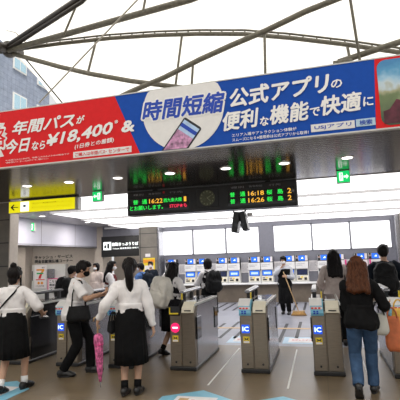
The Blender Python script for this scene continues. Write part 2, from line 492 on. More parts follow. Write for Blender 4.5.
# back wall with the ticket machines
struct('wall_back', MB().box(-5.95, 2.62, 15.8, 16.1, .63, 1.74).box(-5.95, 2.62, 15.8, 16.1, 2.70, 3.1).box(-2.06, -1.56, 15.8, 16.1, 1.74, 2.70).box(2.42, 2.62, 15.8, 16.1, 1.74, 2.70).box(-5.95, -5.90, 15.8, 16.1, 1.74, 2.70), M['panel_grey'], 'grey panelled wall holding the ticket machines')
struct('wall_back.001', MB().box(-6.0, 2.62, 15.5, 16.0, 0, .63), M['wall_lower'], 'brown stone wall below the machine counter')
tag(obj('counter_shelf', MB().box(-5.95, 2.6, 15.26, 15.8, .63, .675, .006), M['white']), 'thin white counter shelf running under all the ticket machines', 'counter')
WX = [-5.90, -4.60, -3.32, -2.06, -1.56, -.20, 1.09, 2.42]
n = 0
for a, b in ((0, 1), (1, 2), (2, 3), (4, 5), (5, 6), (6, 7)):
    n += 1
    w = struct('window_%d' % n, MB().box(WX[a] + .025, WX[b] - .025, 15.84, 15.86, 1.765, 2.68), M['windowglow'], 'bright frosted window panel above the ticket machines')
    fr = MB()
    x0, x1 = WX[a], WX[b]
    fr.box(x0, x0 + .03, 15.79, 15.9, 1.74, 2.71).box(x1 - .03, x1, 15.79, 15.9, 1.74, 2.71).box(x0, x1, 15.79, 15.9, 1.735, 1.77).box(x0, x1, 15.79, 15.9, 2.675, 2.71)
    obj('window_frame', fr, M['panel_grey'], w)
# right side
struct('wall_right', MB().box(2.62, 3.0, 9.5, 15.5, 0, 3.05), M['stone_side'], 'stone clad wall at the right of the machines')
struct('trim_1', MB().box(2.50, 2.62, 15.4, 15.8, .68, 3.0, .01), M['steel_side'], 'grey metal trim at the right corner')
struct('trim_2', MB().box(-5.86, -5.78, 15.3, 15.8, .68, 2.9, .01), M['steel_side'], 'grey metal trim at the left end of the machine wall')
# stone column left of the machines
struct('wall_column', MB().box(-6.55, -5.86, 15.2, 16.1, 0, 3.0), M['stone'], 'brown grey stone column between the ticket machines and the black sign')
# nook under the black sign
struct('wall_back.002', MB().box(-8.6, -6.7, 17.2, 17.4, 0, 3.0), M['wall_cream'], 'pale wall in the nook below the black sign')
# left corridor: fascia, corner pier and the nook wall
struct('wall_left', MB().box(-8.85, -8.55, 8.6, 15.7, 2.17, HS - .02), M['panel_light'], 'pale enamel fascia over the left passage')
struct('trim_3', MB().box(-8.87, -8.54, 8.6, 15.7, 2.14, 2.17), M['blackpaint'], 'dark lower edge of the pale fascia')
struct('wall_left.001', MB().box(-8.62, -8.29, 15.6, 16.2, 0, HS - .02), M['wall_cream'], 'corner pier left of the black sign')
struct('wall_left.002', MB().box(-14, -8.3, 16.2, 16.4, 0, 3.0), M['wall_cream'], 'cream wall with lettering in the left nook')
struct('wall_left.003', MB().box(-14.2, -14, 8.6, 16.4, 0, 3.0), M['wall_cream'], 'far left wall of the nook')
struct('ceiling.003', MB().box(-14, -8.85, 8.6, 16.4, 2.35, 2.5), M['ceil_grey'], 'low ceiling of the left nook')
struct('trim_4', MB().box(-12.35, -11.95, 15.7, 16.2, 0, 2.35, .01), M['wall_cream'], 'cream pilaster at the left of the nook wall')
struct('door_1', MB().box(-13.6, -12.5, 16.12, 16.2, 0, 2.1, .01), M['glossblack'], 'dark doorway at the far left of the nook')
def ceiling_downlight(label, x, y, z, power, size):
    t = thing('downlight', label, 'light', (x, y, z - .004))
    part(t, 'ring', MB().disc((x, y, z - .004), .11, 'z', .008), M['white'])
    part(t, 'lamp_disc', MB().disc((x, y, z - .010), .085, 'z', .006), M['lamp'])
    d = bpy.data.lights.new('downlight lamp', 'AREA'); d.shape = 'DISK'; d.size = size; d.energy = power; d.color = (1, .93, .85)
    o = bpy.data.objects.new('downlight_lamp', d); COL.objects.link(o); o.parent = t; o.location = (0, 0, -.02)
ceiling_downlight('round downlight in the grey ceiling, right above the pale fascia end', -7.75, 10.9, HS - .02, 38, .17)
ceiling_downlight('round downlight in the grey ceiling, farther along the left passage', -7.7, 13.4, HS - .02, 38, .17)
for x, lb in ((-12.0, 'added fill light strip in the low nook ceiling over the orange and red 7 poster'), (-10.2, 'added fill light strip in the low nook ceiling, over the pink-bordered notice')):  # glowing plates added out of view behind the fascia to brighten the nook wall
    t = thing('ceiling_light', lb, 'light', (x, 14.6, 2.34))
    part(t, 'diffuser', MB().box(x - .6, x + .6, 14.3, 14.9, 2.335, 2.35), mat('added warm fill strip', (.9, .88, .84), .5, emit=9, ecol=(1, .95, .88), var=.02))
t = thing('ceiling_light', 'added fill light strip in the ceiling behind the black ticket sign', 'light', (-7.5, 16.6, 2.97))  # unseen glowing plate added to brighten the recess below the sign
part(t, 'diffuser', MB().box(-8.2, -6.8, 16.45, 16.75, 2.965, 2.978), MATS['added warm fill strip'])
# near left pillar
struct('wall_left.004', MB().box(-10.5, -6.68, 8.2, 8.47, 0, HS), M['stone'], 'dark stone pillar at the left end of the gates')
struct('trim_5', MB().box(-6.68, -6.655, 8.2, 8.48, 0, HS), M['wall_cream'], 'pale edge strip of the left stone pillar')

# ================================================================== ROOF AND OUTSIDE
def membrane():
    edge = [(-18, 14.0), (-14.5, 13.2), (-12.89, 11.85), (-12.11, 11.03), (-11.11, 9.86), (-10.16, 8.87), (-8.98, 7.29), (-7.95, 5.9), (-6.8, 5.0), (-4, 4.6), (0, 4.6), (5, 4.6), (10, 4.6)]
    mb = MB(); rows = []
    for j in range(13):
        t = j / 12.0
        rows.append([(x * (1 + .1 * t), 14 - 28 * t, z + (13.0 - z) * (1 - (1 - t) ** 2.2)) for x, z in edge])
    v = [p for r_ in rows for p in r_]; f = []; n_ = len(edge)
    for j in range(12):
        for i in range(n_ - 1): f.append((j * n_ + i, j * n_ + i + 1, (j + 1) * n_ + i + 1, (j + 1) * n_ + i))
    mb.add(v, f, True)
    o = obj('roof_membrane', mb, M['membrane'])
    o['kind'] = 'structure'; o['label'] = 'white tensioned fabric roof over the concourse'
    pts = [Vector((x, 14, z)) for x, z in edge]
    obj('edge_hem', MB().tube(pts, .07), M['membrane'], o)
membrane()

def pt(y, *xz): return [(x, y, z) for x, z in xz]
Y0 = 9.0
node = Vector((-7.48, 9.0, 7.20))
t1 = thing('roof_truss', 'curved steel truss with vertical posts, the lower one fanning right from the node', 'truss', node)
arc = [(-7.48, 9, 7.17), (-5.96, 9, 7.10), (-4.57, 9, 7.0), (-3.4, 9, 6.87), (-2.3, 9, 6.71), (-1.26, 9, 6.52), (-.29, 9, 6.26), (.82, 9, 5.92), (1.85, 9, 5.57), (3.2, 9, 5.05), (5.0, 9, 4.3)]
part(t1, 'top_chord', MB().tube(arc, .048, 10), M['trussgrey'])
part(t1, 'chord_flange', MB().tube([(x, y - .02, z + .085) for x, y, z in arc], .024, 8), M['trussgrey'])
for k in range(len(arc) - 1):
    for q in range(4):
        a = Vector(arc[k]).lerp(Vector(arc[k + 1]), q / 4)
        part(t1, 'lacing_bar', MB().frus(a, a + Vector((0, -.02, .085)), .018, .018, 6), M['trussgrey'])
part(t1, 'bottom_chord', MB().tube([(-7.46, 9, 7.1), (-6.84, 9, 6.84), (-5.96, 9, 6.48), (-5.12, 9, 6.17), (-4.05, 9, 5.83), (-2.74, 9, 5.47)], .058, 10), M['trussgrey'])
for a, b in (((-4.95, 7.0), (-5.17, 6.22)), ((-2.73, 6.76), (-2.93, 5.5)), ((.86, 5.9), (.93, 5.2))):
    part(t1, 'post', MB().cap((a[0], 9, a[1]), (b[0], 9, b[1]), .030, .030, 8), M['trussgrey'])
part(t1, 'node_hub', MB().ell(node, .20, .22, .22).cap(node + Vector((0, .4, .1)), node + Vector((0, -.4, -.1)), .12, .12).cap(node + Vector((-.5, 0, .05)), node, .09, .11), M['blackpaint'])
t2 = thing('roof_truss', 'steel truss arm rising to the upper right from the dark node', 'truss', (-7.34, 8.85, 7.15))
part(t2, 'top_chord', MB().tube([(-7.40, 8.87, 7.10), (-2.29, 8.22, 7.08), (1.6, 7.0, 6.95), (5.5, 5.6, 6.9)], .072), M['trussgrey'])
part(t2, 'bottom_chord', MB().tube([(-4.63, 8.6, 5.12), (-3.83, 8.49, 5.33), (-2.95, 8.37, 5.5), (-2.13, 8.26, 5.72), (-1.42, 8.14, 5.86), (-.73, 8.03, 5.98), (.06, 7.91, 6.17), (.87, 7.8, 6.30), (2.6, 7.4, 6.62), (5.5, 6.6, 6.9)], .058, 10), M['trussgrey'])
for a, b in (((-3.21, 8.0, 7.22), (-3.28, 8.0, 6.9)), ((-2.29, 8.3, 5.70), (-2.38, 8.37, 5.0)), ((-.74, 8.05, 5.96), (-.78, 8.1, 5.0)), ((.87, 7.85, 6.25), (.99, 8.2, 5.1))):
    part(t2, 'post', MB().cap(a, b, .027, .027, 8), M['trussgrey'])
t3 = thing('roof_truss', 'dark double steel arm rising steeply from the node at upper left', 'truss', (-7.4, 8.9, 7.24))
part(t3, 'chord', MB().tube([(-7.44, 8.9, 7.22), (-5.0, 8.25, 7.64), (-1.5, 6.6, 8.4), (2, 4.9, 9.1)], .085), M['blackpaint'])
part(t3, 'lower_chord', MB().tube([(-7.42, 8.85, 7.10), (-4.86, 8.18, 7.52), (-1.4, 6.5, 8.25), (2, 4.85, 8.95)], .05), M['blackpaint'])
part(t3, 'post', MB().cap((-5.05, 8.25, 7.5), (-5.46, 8.4, 6.95), .026, .026, 8), M['trussgrey'])
t4 = thing('roof_truss', 'short steel member rising at the right above the banner', 'truss', (.7, 8.2, 5.2))
part(t4, 'chord', MB().tube([(.60, 8.2, 5.2), (1.7, 8.2, 5.42), (3.2, 8.2, 5.70), (5.2, 8.2, 6.05)], .062), M['trussgrey'])
part(t4, 'foot_post', MB().cap((.66, 8.2, 3.72), (.66, 8.2, 5.1), .05, .05, 8), M['trussgrey'])
part(t4, 'base_plate', MB().box(.5, .85, 8.1, 8.3, 5.02, 5.2, .01), M['trussgrey'])
cab = [((-8.63, 9.5, 8.95), (-7.3, 9.5, 7.55), 'thin pale roof cable at far upper left'), ((-7.05, 9, 6.95), (-5.72, 9, 5.33), 'dark thin stay crossing in front of the blue grey building'),
       ((-6.1, 8.4, 5.35), (-3.0, 7.8, 7.3), 'long pale cable crossing from the building to the top centre')]
for a, b, lb in cab:
    tag(obj('roof_cable', MB().cap(a, b, .018, .018, 6), M['cable'] if 'dark' not in lb else M['blackpaint']), lb, 'cable', 'cables under the fabric roof')

bl = thing('office_building', 'blue grey tiled office building behind the roof edge at upper left', 'building', (-17, 18, 0))
part(bl, 'wall', MB().box(-20, -15, 9, 21.6, 0, 22), M['facade'])
for (y0, y1, z0, z1) in ((18.35, 19.42, 11.95, 12.65), (18.4, 19.5, 9.7, 10.65), (20.4, 21.35, 11.85, 12.2), (20.4, 21.35, 9.7, 10.65), (16.0, 17.1, 11.95, 12.65), (16.0, 17.1, 9.7, 10.65)):
    w = part(bl, 'window', MB().box(-15.0, -14.95, y0, y1, z0, z1), M['offwhite'])
    part(bl, 'pane', MB().box(-14.96, -14.94, y0 + .08, (y0 + y1) / 2 - .03, z0 + .08, z1 - .08).box(-14.96, -14.94, (y0 + y1) / 2 + .03, y1 - .08, z0 + .08, z1 - .08), M['glass'], w)

# ================================================================== BANNER
YB = 5.2
ban = thing('advertising_banner', 'long red and blue advertising banner hung above the ticket gates', 'banner', (-1.75, YB, 3.0))
part(ban, 'panel', MB().box(-6.5, 2.2, YB, YB + .05, 3.0, 3.85), M['blue'])
part(ban, 'frame', MB().box(-6.5, 2.2, YB - .006, YB + .06, 2.985, 3.003).box(-6.5, 2.2, YB - .006, YB + .06, 3.847, 3.862), M['offwhite'])
y1 = YB - .004; y2 = YB - .008; y3 = YB - .012
part(ban, 'red_field', MB().prism([(-6.5, 3.003), (-2.21, 3.003), (-2.576, 3.847), (-6.5, 3.847)], 'y', y1, YB), M['red'])
# white burst at the far left
star = []
for i in range(40):
    a = 2 * PI * i / 40; rr = (.62 if i % 2 else .50)
    star.append((-4.80 + rr * .8 * math.cos(a), max(3.005, min(3.845, 3.42 + rr * .9 * math.sin(a)))))
part(ban, 'white_burst', MB().prism(star, 'y', y2, y1), M['bwhite'])
text(ban, '格', -4.66, -4.30, 3.26, 3.66, y3, M['whiteink'], .05)
text(ban, '格', -4.63, -4.33, 3.30, 3.62, y3 - .003, M['red'], .012)
# white disc cut by the edges
dc = []
for i in range(48):
    a = 2 * PI * i / 48; dc.append((-1.60 + .56 * math.cos(a), max(3.003, min(3.847, 3.545 + .56 * math.sin(a)))))
part(ban, 'white_disc', MB().prism(dc, 'y', y2, y1), M['bwhite'])
for body, x0, x1, z0, z1, m_, bd, sh in (
    ('年間パス', -4.225, -3.185, 3.462, 3.672, 'whiteink', .030, .25), ('が', -3.165, -3.03, 3.515, 3.632, 'whiteink', .03, .2),
    ('今日', -4.325, -3.905, 3.185, 3.405, 'whiteink', .030, .25), ('なら', -3.885, -3.66, 3.205, 3.335, 'whiteink', .028, .2),
    ('¥18,400', -3.640, -2.600, 3.208, 3.412, 'whiteink', .036, .22), ('※', -2.575, -2.52, 3.45, 3.50, 'whiteink', .005, 0),
    ('(1日券との差額)', -3.185, -2.585, 3.143, 3.222, 'whiteink', .018, .1), ('&', -2.475, -2.28, 3.31, 3.475, 'whiteink', .05, .1),
    ('※1日券は大人7,800円、年間パスは大人のみの料金です', -4.32, -3.27, 3.085, 3.108, 'whiteink', 0, 0), ('※価格は税込です。詳しくは公式サイトをご確認ください', -4.32, -3.60, 3.052, 3.075, 'whiteink', 0, 0),
    ('公式アプリ', -.965, .265, 3.462, 3.718, 'whiteink', .032, .15), ('の', .275, .405, 3.552, 3.66, 'whiteink', .03, .1),
    ('便利', -1.070, -.605, 3.170, 3.420, 'whiteink', .030, .15), ('な', -.598, -.485, 3.185, 3.305, 'whiteink', .03, .1),
    ('機能', -.475, .005, 3.185, 3.430, 'whiteink', .028, .15), ('で', .010, .128, 3.235, 3.345, 'whiteink', .03, .1),
    ('快適', .138, .610, 3.225, 3.470, 'whiteink', .028, .15), ('に', .618, .733, 3.285, 3.40, 'whiteink', .03, .1),
    ('エリア入場やアトラクション体験が', -.955, -.16, 3.085, 3.128, 'whiteink', .012, .0), ('スムーズになる※整理券は公式アプリから取得！', -.955, -.02, 3.025, 3.068, 'whiteink', .012, .0)):
    text(ban, body, x0, x1, z0, z1, y3, M[m_], bd, sh, slope={'¥18,400': .08, '(1日券との差額)': .07, '公式アプリ': .035, '機能': .03, '快適': .03, '便利': .03, '年間パス': .015, '今日': .03}.get(body, 0))
text(ban, '時間短縮', -2.19, -1.0, 3.40, 3.735, y3 + .001, M['whiteink'], .075, .2)
text(ban, '時間短縮', -2.165, -1.025, 3.425, 3.71, y3 - .002, M['blueink'], .030, .2)
part(ban, 'white_box', MB().box(-3.21, -2.33, y2, y1, 3.03, 3.115), M['bwhite'])
for s_, a, c in (('ご購入は', -3.18, -2.945), ('年間パス', -2.94, -2.715), ('・センターで', -2.71, -2.36)):
    text(ban, s_, a, c, 3.045, 3.10, y3, M['redink'], .012)
part(ban, 'white_box', MB().box(.01, .508, y2, y1, 3.042, 3.135, .0), M['bwhite'])
text(ban, 'USJアプリ', .05, .47, 3.06, 3.118, y3, M['blueink'], .015)
part(ban, 'search_box', MB().box(.522, .735, y2, y1, 3.050, 3.140), M['paleblue'])
text(ban, '検索', .56, .70, 3.065, 3.125, y3, M['blueink'], .015)
part(ban, 'red_field', MB().prism([(.735, 3.003), (2.2, 3.003), (2.2, 3.847), (.784, 3.847)], 'y', y1, YB), M['red'])
rr = []
for cx, cz, a0 in ((1.75, 3.72, 0), (.90, 3.72, 90), (.90, 3.13, 180), (1.75, 3.13, 270)):
    for k in range(6):
        a = R(a0 + 90 * k / 5); rr.append((cx + .1 * math.cos(a), cz + .1 * math.sin(a)))
pic = part(ban, 'picture', MB().prism(rr, 'y', y2, y1), M['picture'])
hl_ = MB()
hl_.prism([(.83, 3.05), (1.84, 3.05), (1.84, 3.40), (1.6, 3.5), (1.42, 3.34), (1.22, 3.46), (1.06, 3.30), (.98, 3.33), (.90, 3.22), (.83, 3.2)], 'y', y3, y2)
part(ban, 'printed_hill', hl_, mat('maroon print', (.10, .015, .03), .6, var=.4), pic)
# printed phone
def rot2(pts, c, a): return [(c[0] + x * math.cos(a) - z * math.sin(a), c[1] + x * math.sin(a) + z * math.cos(a)) for x, z in pts]
def clipz(poly, z0):
    out = []
    for i in range(len(poly)):
        a, b = poly[i], poly[(i + 1) % len(poly)]
        if a[1] >= z0: out.append(a)
        if (a[1] >= z0) != (b[1] >= z0):
            t = (z0 - a[1]) / (b[1] - a[1]); out.append((a[0] + t * (b[0] - a[0]), z0))
    return out
pc = (-1.64, 3.10); pa = R(-38)
rnd = []
for cx, cz, a0 in ((.115, .27, 0), (-.115, .27, 90), (-.115, -.27, 180), (.115, -.27, 270)):
    for k in range(5):
        a = R(a0 + 22.5 * k); rnd.append((cx + .03 * math.cos(a), cz + .03 * math.sin(a)))
ph = part(ban, 'printed_phone', MB().prism(clipz(rot2(rnd, pc, pa), 3.005), 'y', y3, y2), M['blackink'])
part(ban, 'phone_screen', MB().prism(clipz(rot2([(-.125, -.28), (.125, -.28), (.125, .27), (-.125, .27)], pc, pa), 3.007), 'y', y3 - .003, y3), mat('printed app page', (.45, .62, .85), .6), ph)
part(ban, 'phone_picture', MB().prism(clipz(rot2([(-.125, -.22), (.125, -.22), (.125, .12), (-.125, .12)], pc, pa), 3.008), 'y', y3 - .006, y3 - .003), mat('printed pink picture', (.50, .25, .42), .6, var=.7, scale=18), ph)
part(ban, 'phone_bar', MB().prism(clipz(rot2([(-.125, .17), (.125, .17), (.125, .22), (-.125, .22)], pc, pa), 3.008), 'y', y3 - .006, y3 - .003), M['blueink'], ph)

# ================================================================== SIGNS UNDER THE SOFFIT
DX = [-5.02, -4.16, -3.22, -2.28, -1.34, -.42, .50, 1.42]
for i, x in enumerate(DX):
    t = thing('downlight', 'round recessed downlight in the brown soffit, ' + ['leftmost, beside the yellow sign reflection', 'second from left, over the yellow sign end', 'third from left', 'fourth from left, over the departure board', 'fifth from left, over the board clock', 'third from the right end', 'second from the right, above the right exit sign', 'rightmost of the row'][i], 'light', (x, 6.6, HS - .004), 0, 'downlights in the soffit')
    part(t, 'ring', MB().disc((x, 6.6, HS - .004), .095, 'z', .008), M['white'])
    part(t, 'lamp_disc', MB().disc((x, 6.6, HS - .010), .075, 'z', .006), M['lamp'])

# departure board
YL = 8.05
bd = thing('departure_board', 'black LED train departure board with a clock, hung below the soffit', 'sign', (-2.0, YL, 2.5))
part(bd, 'housing', MB().box(-3.72, -.31, YL, YL + .32, 2.50, 2.985, .015), M['black'])
part(bd, 'hanger', MB().box(-3.2, -3.1, YL + .1, YL + .2, 2.98, 3.0).box(-.9, -.8, YL + .1, YL + .2, 2.98, 3.0), M['black'])
part(bd, 'display', MB().box(-3.66, -2.40, YL - .004, YL, 2.56, 2.86), M['glossblack'])
part(bd, 'display', MB().box(-1.62, -.36, YL - .004, YL, 2.56, 2.86), M['glossblack'])
yl = YL - .008
for body, x0, x1, z0, z1, m_ in (
    ('普', -3.585, -3.475, 2.718, 2.812, 'ledgreen'), ('通', -3.39, -3.28, 2.718, 2.812, 'ledgreen'), ('16:22', -3.235, -2.945, 2.720, 2.812, 'ledorange'),
    ('西九条大阪', -2.925, -2.54, 2.725, 2.805, 'ledgreen'), ('1', -2.50, -2.45, 2.718, 2.815, 'ledorange'),
    ('とお願いします。', -3.655, -2.94, 2.595, 2.685, 'ledgreen'), ('STOP★も', -2.80, -2.44, 2.605, 2.685, 'ledred'),
    ('普', -1.57, -1.475, 2.735, 2.825, 'ledgreen'), ('通', -1.375, -1.275, 2.735, 2.825, 'ledgreen'), ('16:18', -1.22, -.92, 2.735, 2.822, 'ledorange'), ('桜', -.87, -.765, 2.735, 2.825, 'ledgreen'), ('島', -.67, -.565, 2.735, 2.825, 'ledgreen'), ('2', -.485, -.415, 2.735, 2.83, 'ledorange'),
    ('普', -1.57, -1.475, 2.605, 2.695, 'ledgreen'), ('通', -1.375, -1.275, 2.605, 2.695, 'ledgreen'), ('16:26', -1.22, -.92, 2.605, 2.692, 'ledorange'), ('桜', -.87, -.765, 2.605, 2.695, 'ledgreen'), ('島', -.67, -.565, 2.605, 2.695, 'ledgreen'), ('2', -.485, -.415, 2.605, 2.70, 'ledorange')):
    text(bd, body, x0, x1, z0, z1, yl, M[m_], .018)
for body, x0, x1 in (('種別', -3.58, -3.36), ('発車時刻', -3.25, -2.98), ('行先', -2.80, -2.52), ('種別', -1.55, -1.30), ('発車時刻', -1.20, -.95), ('行先', -.82, -.60)):
    text(bd, body, x0, x1, 2.895, 2.935, YL - .003, M['greyink'], .0)
part(bd, 'line_mark', MB().disc((-2.92, YL - .003, 2.93), .022, 'y', .004), M['redink'])
ck = part(bd, 'clock', MB().box(-2.24, -1.80, YL - .02, YL, 2.57, 2.93, .01), M['black'])
part(bd, 'clock_face', MB().disc((-2.02, YL - .022, 2.75), .155, 'y', .006, 32), mat('dim olive clock face', (.10, .11, .06), .4, var=.3), ck)
tk = MB()
for k in range(12):
    a = 2 * PI * k / 12; tk.box(-2.02 + .125 * math.sin(a) - .009, -2.02 + .125 * math.sin(a) + .009, YL - .030, YL - .026, 2.75 + .125 * math.cos(a) - .012, 2.75 + .125 * math.cos(a) + .012)
part(bd, 'hour_mark', tk, mat('pale clock mark', (.35, .36, .22), .5), ck)
part(bd, 'clock_hand', MB().cap((-2.02, YL - .03, 2.75), (-1.96, YL - .03, 2.69), .007, .005, 6).cap((-2.02, YL - .033, 2.75), (-1.93, YL - .033, 2.80), .006, .004, 6), MATS['pale clock mark'], ck)

# camera cluster under the board
sc = thing('security_camera', 'black twin security camera hanging below the departure board', 'camera', (-1.45, 8.25, 2.5))
part(sc, 'bracket', MB().cap((-1.56, 8.25, 2.482), (-1.50, 8.25, 2.32), .013, .016, 8).cap((-1.32, 8.25, 2.482), (-1.40, 8.25, 2.32), .016, .016, 8).box(-1.54, -1.36, 8.2, 8.3, 2.28, 2.34, .01), M['black'])
tl = Matrix.Rotation(R(14), 3, 'Y')
def tilted(mb, c, r_): return mb.xf(lambda p: r_ @ (p - Vector(c)) + Vector(c))
hs = part(sc, 'camera_body', tilted(MB().box(-1.56, -1.44, 8.12, 8.42, 2.06, 2.46, .015), (-1.5, 8.25, 2.3), Matrix.Rotation(R(10), 3, 'Y')), M['black'])
part(sc, 'lens', MB().disc((-1.49, 8.115, 2.2), .04, 'y', .02), M['glossblack'], hs)
hs = part(sc, 'camera_body', tilted(MB().box(-1.41, -1.30, 8.12, 8.42, 2.09, 2.46, .015), (-1.36, 8.25, 2.3), Matrix.Rotation(R(-10), 3, 'Y')), M['black'])
part(sc, 'lens', MB().disc((-1.37, 8.115, 2.2), .04, 'y', .02), M['glossblack'], hs)
part(sc, 'white_unit', MB().box(-1.30, -1.20, 8.3, 8.4, 2.38, 2.44, .008), M['white'])

# yellow direction sign
ys = thing('direction_sign', 'backlit yellow direction sign with a left arrow at the left pillar', 'sign', (-5.8, 8.0, 2.7))
part(ys, 'housing', MB().box(-6.62, -4.90, 8.0, 8.16, 2.705, 2.97, .008), M['offwhite'])
part(ys, 'top_rail', MB().box(-6.3, -4.95, 8.04, 8.12, 2.97, 3.0), M['black'])
part(ys, 'face', MB().box(-6.60, -4.97, 7.99, 8.0, 2.715, 2.962), M['yellowlit'])
ar = MB().box(-6.53, -6.36, 7.984, 7.99, 2.828, 2.846)
ar.prism([(-6.56, 2.837), (-6.47, 2.91), (-6.45, 2.89), (-6.515, 2.837), (-6.45, 2.784), (-6.47, 2.764)], 'y', 7.984, 7.99)
part(ys, 'arrow', ar, M['blackink'])
part(ys, 'pictogram', MB().box(-6.30, -6.09, 7.984, 7.99, 2.735, 2.945, .0), M['whitelit'])
part(ys, 'pictogram_mark', MB().box(-6.225, -6.165, 7.978, 7.984, 2.83, 2.875), M['blackink'])
text(ys, '出口・駅前広場・きっぷ', -6.0, -5.05, 2.875, 2.91, 7.984, M['blackink'])
text(ys, 'Exit·Square·Tickets', -6.0, -5.05, 2.79, 2.815, 7.984, M['blackink'])
ys.location.x += .07

def exit_sign(label, x0, x1, y, z0, z1, flip):
    t = thing('exit_sign', label, 'sign', ((x0 + x1) / 2, y, z0), 0, 'green exit signs')
    part(t, 'housing', MB().box(x0 - .01, x1 + .01, y, y + .09, z0 - .01, z1 + .01, .005), M['offwhite'])
    part(t, 'hanger', MB().box((x0 + x1) / 2 - .02, (x0 + x1) / 2 + .02, y + .03, y + .06, z1 + .005, HS - .001), M['offwhite'])
    part(t, 'face', MB().box(x0, x1, y - .006, y, z0, z1), M['greenlit'])
    w = x1 - x0; h = z1 - z0; k = -1 if flip else 1
    cx = (x0 + x1) / 2
    fx = lambda u: cx + k * u * w
    mb = MB()
    mb.box(fx(-.34), fx(-.04), y - .010, y - .006, z0 + .14 * h, z0 + .86 * h)
    mb.prism([(fx(.02), z0 + .42 * h), (fx(.24), z0 + .42 * h), (fx(.24), z0 + .28 * h), (fx(.42), z0 + .5 * h), (fx(.24), z0 + .72 * h), (fx(.24), z0 + .58 * h), (fx(.02), z0 + .58 * h)], 'y', y - .010, y - .006)
    part(t, 'pictogram', mb, M['whitelit'])
    g = MB().disc((fx(-.17), y - .012, z0 + .72 * h), .07 * h, 'y', .004, 12)
    g.cap((fx(-.19), y - .012, z0 + .62 * h), (fx(-.2), y - .012, z0 + .42 * h), .04 * h, .035 * h, 6).cap((fx(-.2), y - .012, z0 + .42 * h), (fx(-.29), y - .012, z0 + .22 * h), .025 * h, .02 * h, 6).cap((fx(-.2), y - .012, z0 + .42 * h), (fx(-.10), y - .012, z0 + .24 * h), .025 * h, .02 * h, 6)
    part(t, 'running_figure', g, M['greenlit'])
exit_sign('green exit sign hanging right of the yellow direction sign', -4.31, -4.11, 7.7, 2.80, 2.985, True)
exit_sign('green exit sign hanging right of the departure board', .39, .59, 7.6, 2.79, 2.985, False)
exit_sign('small green exit sign on the pale fascia over the left passage', -8.70, -8.46, 11.5, 2.62, 2.86, True)

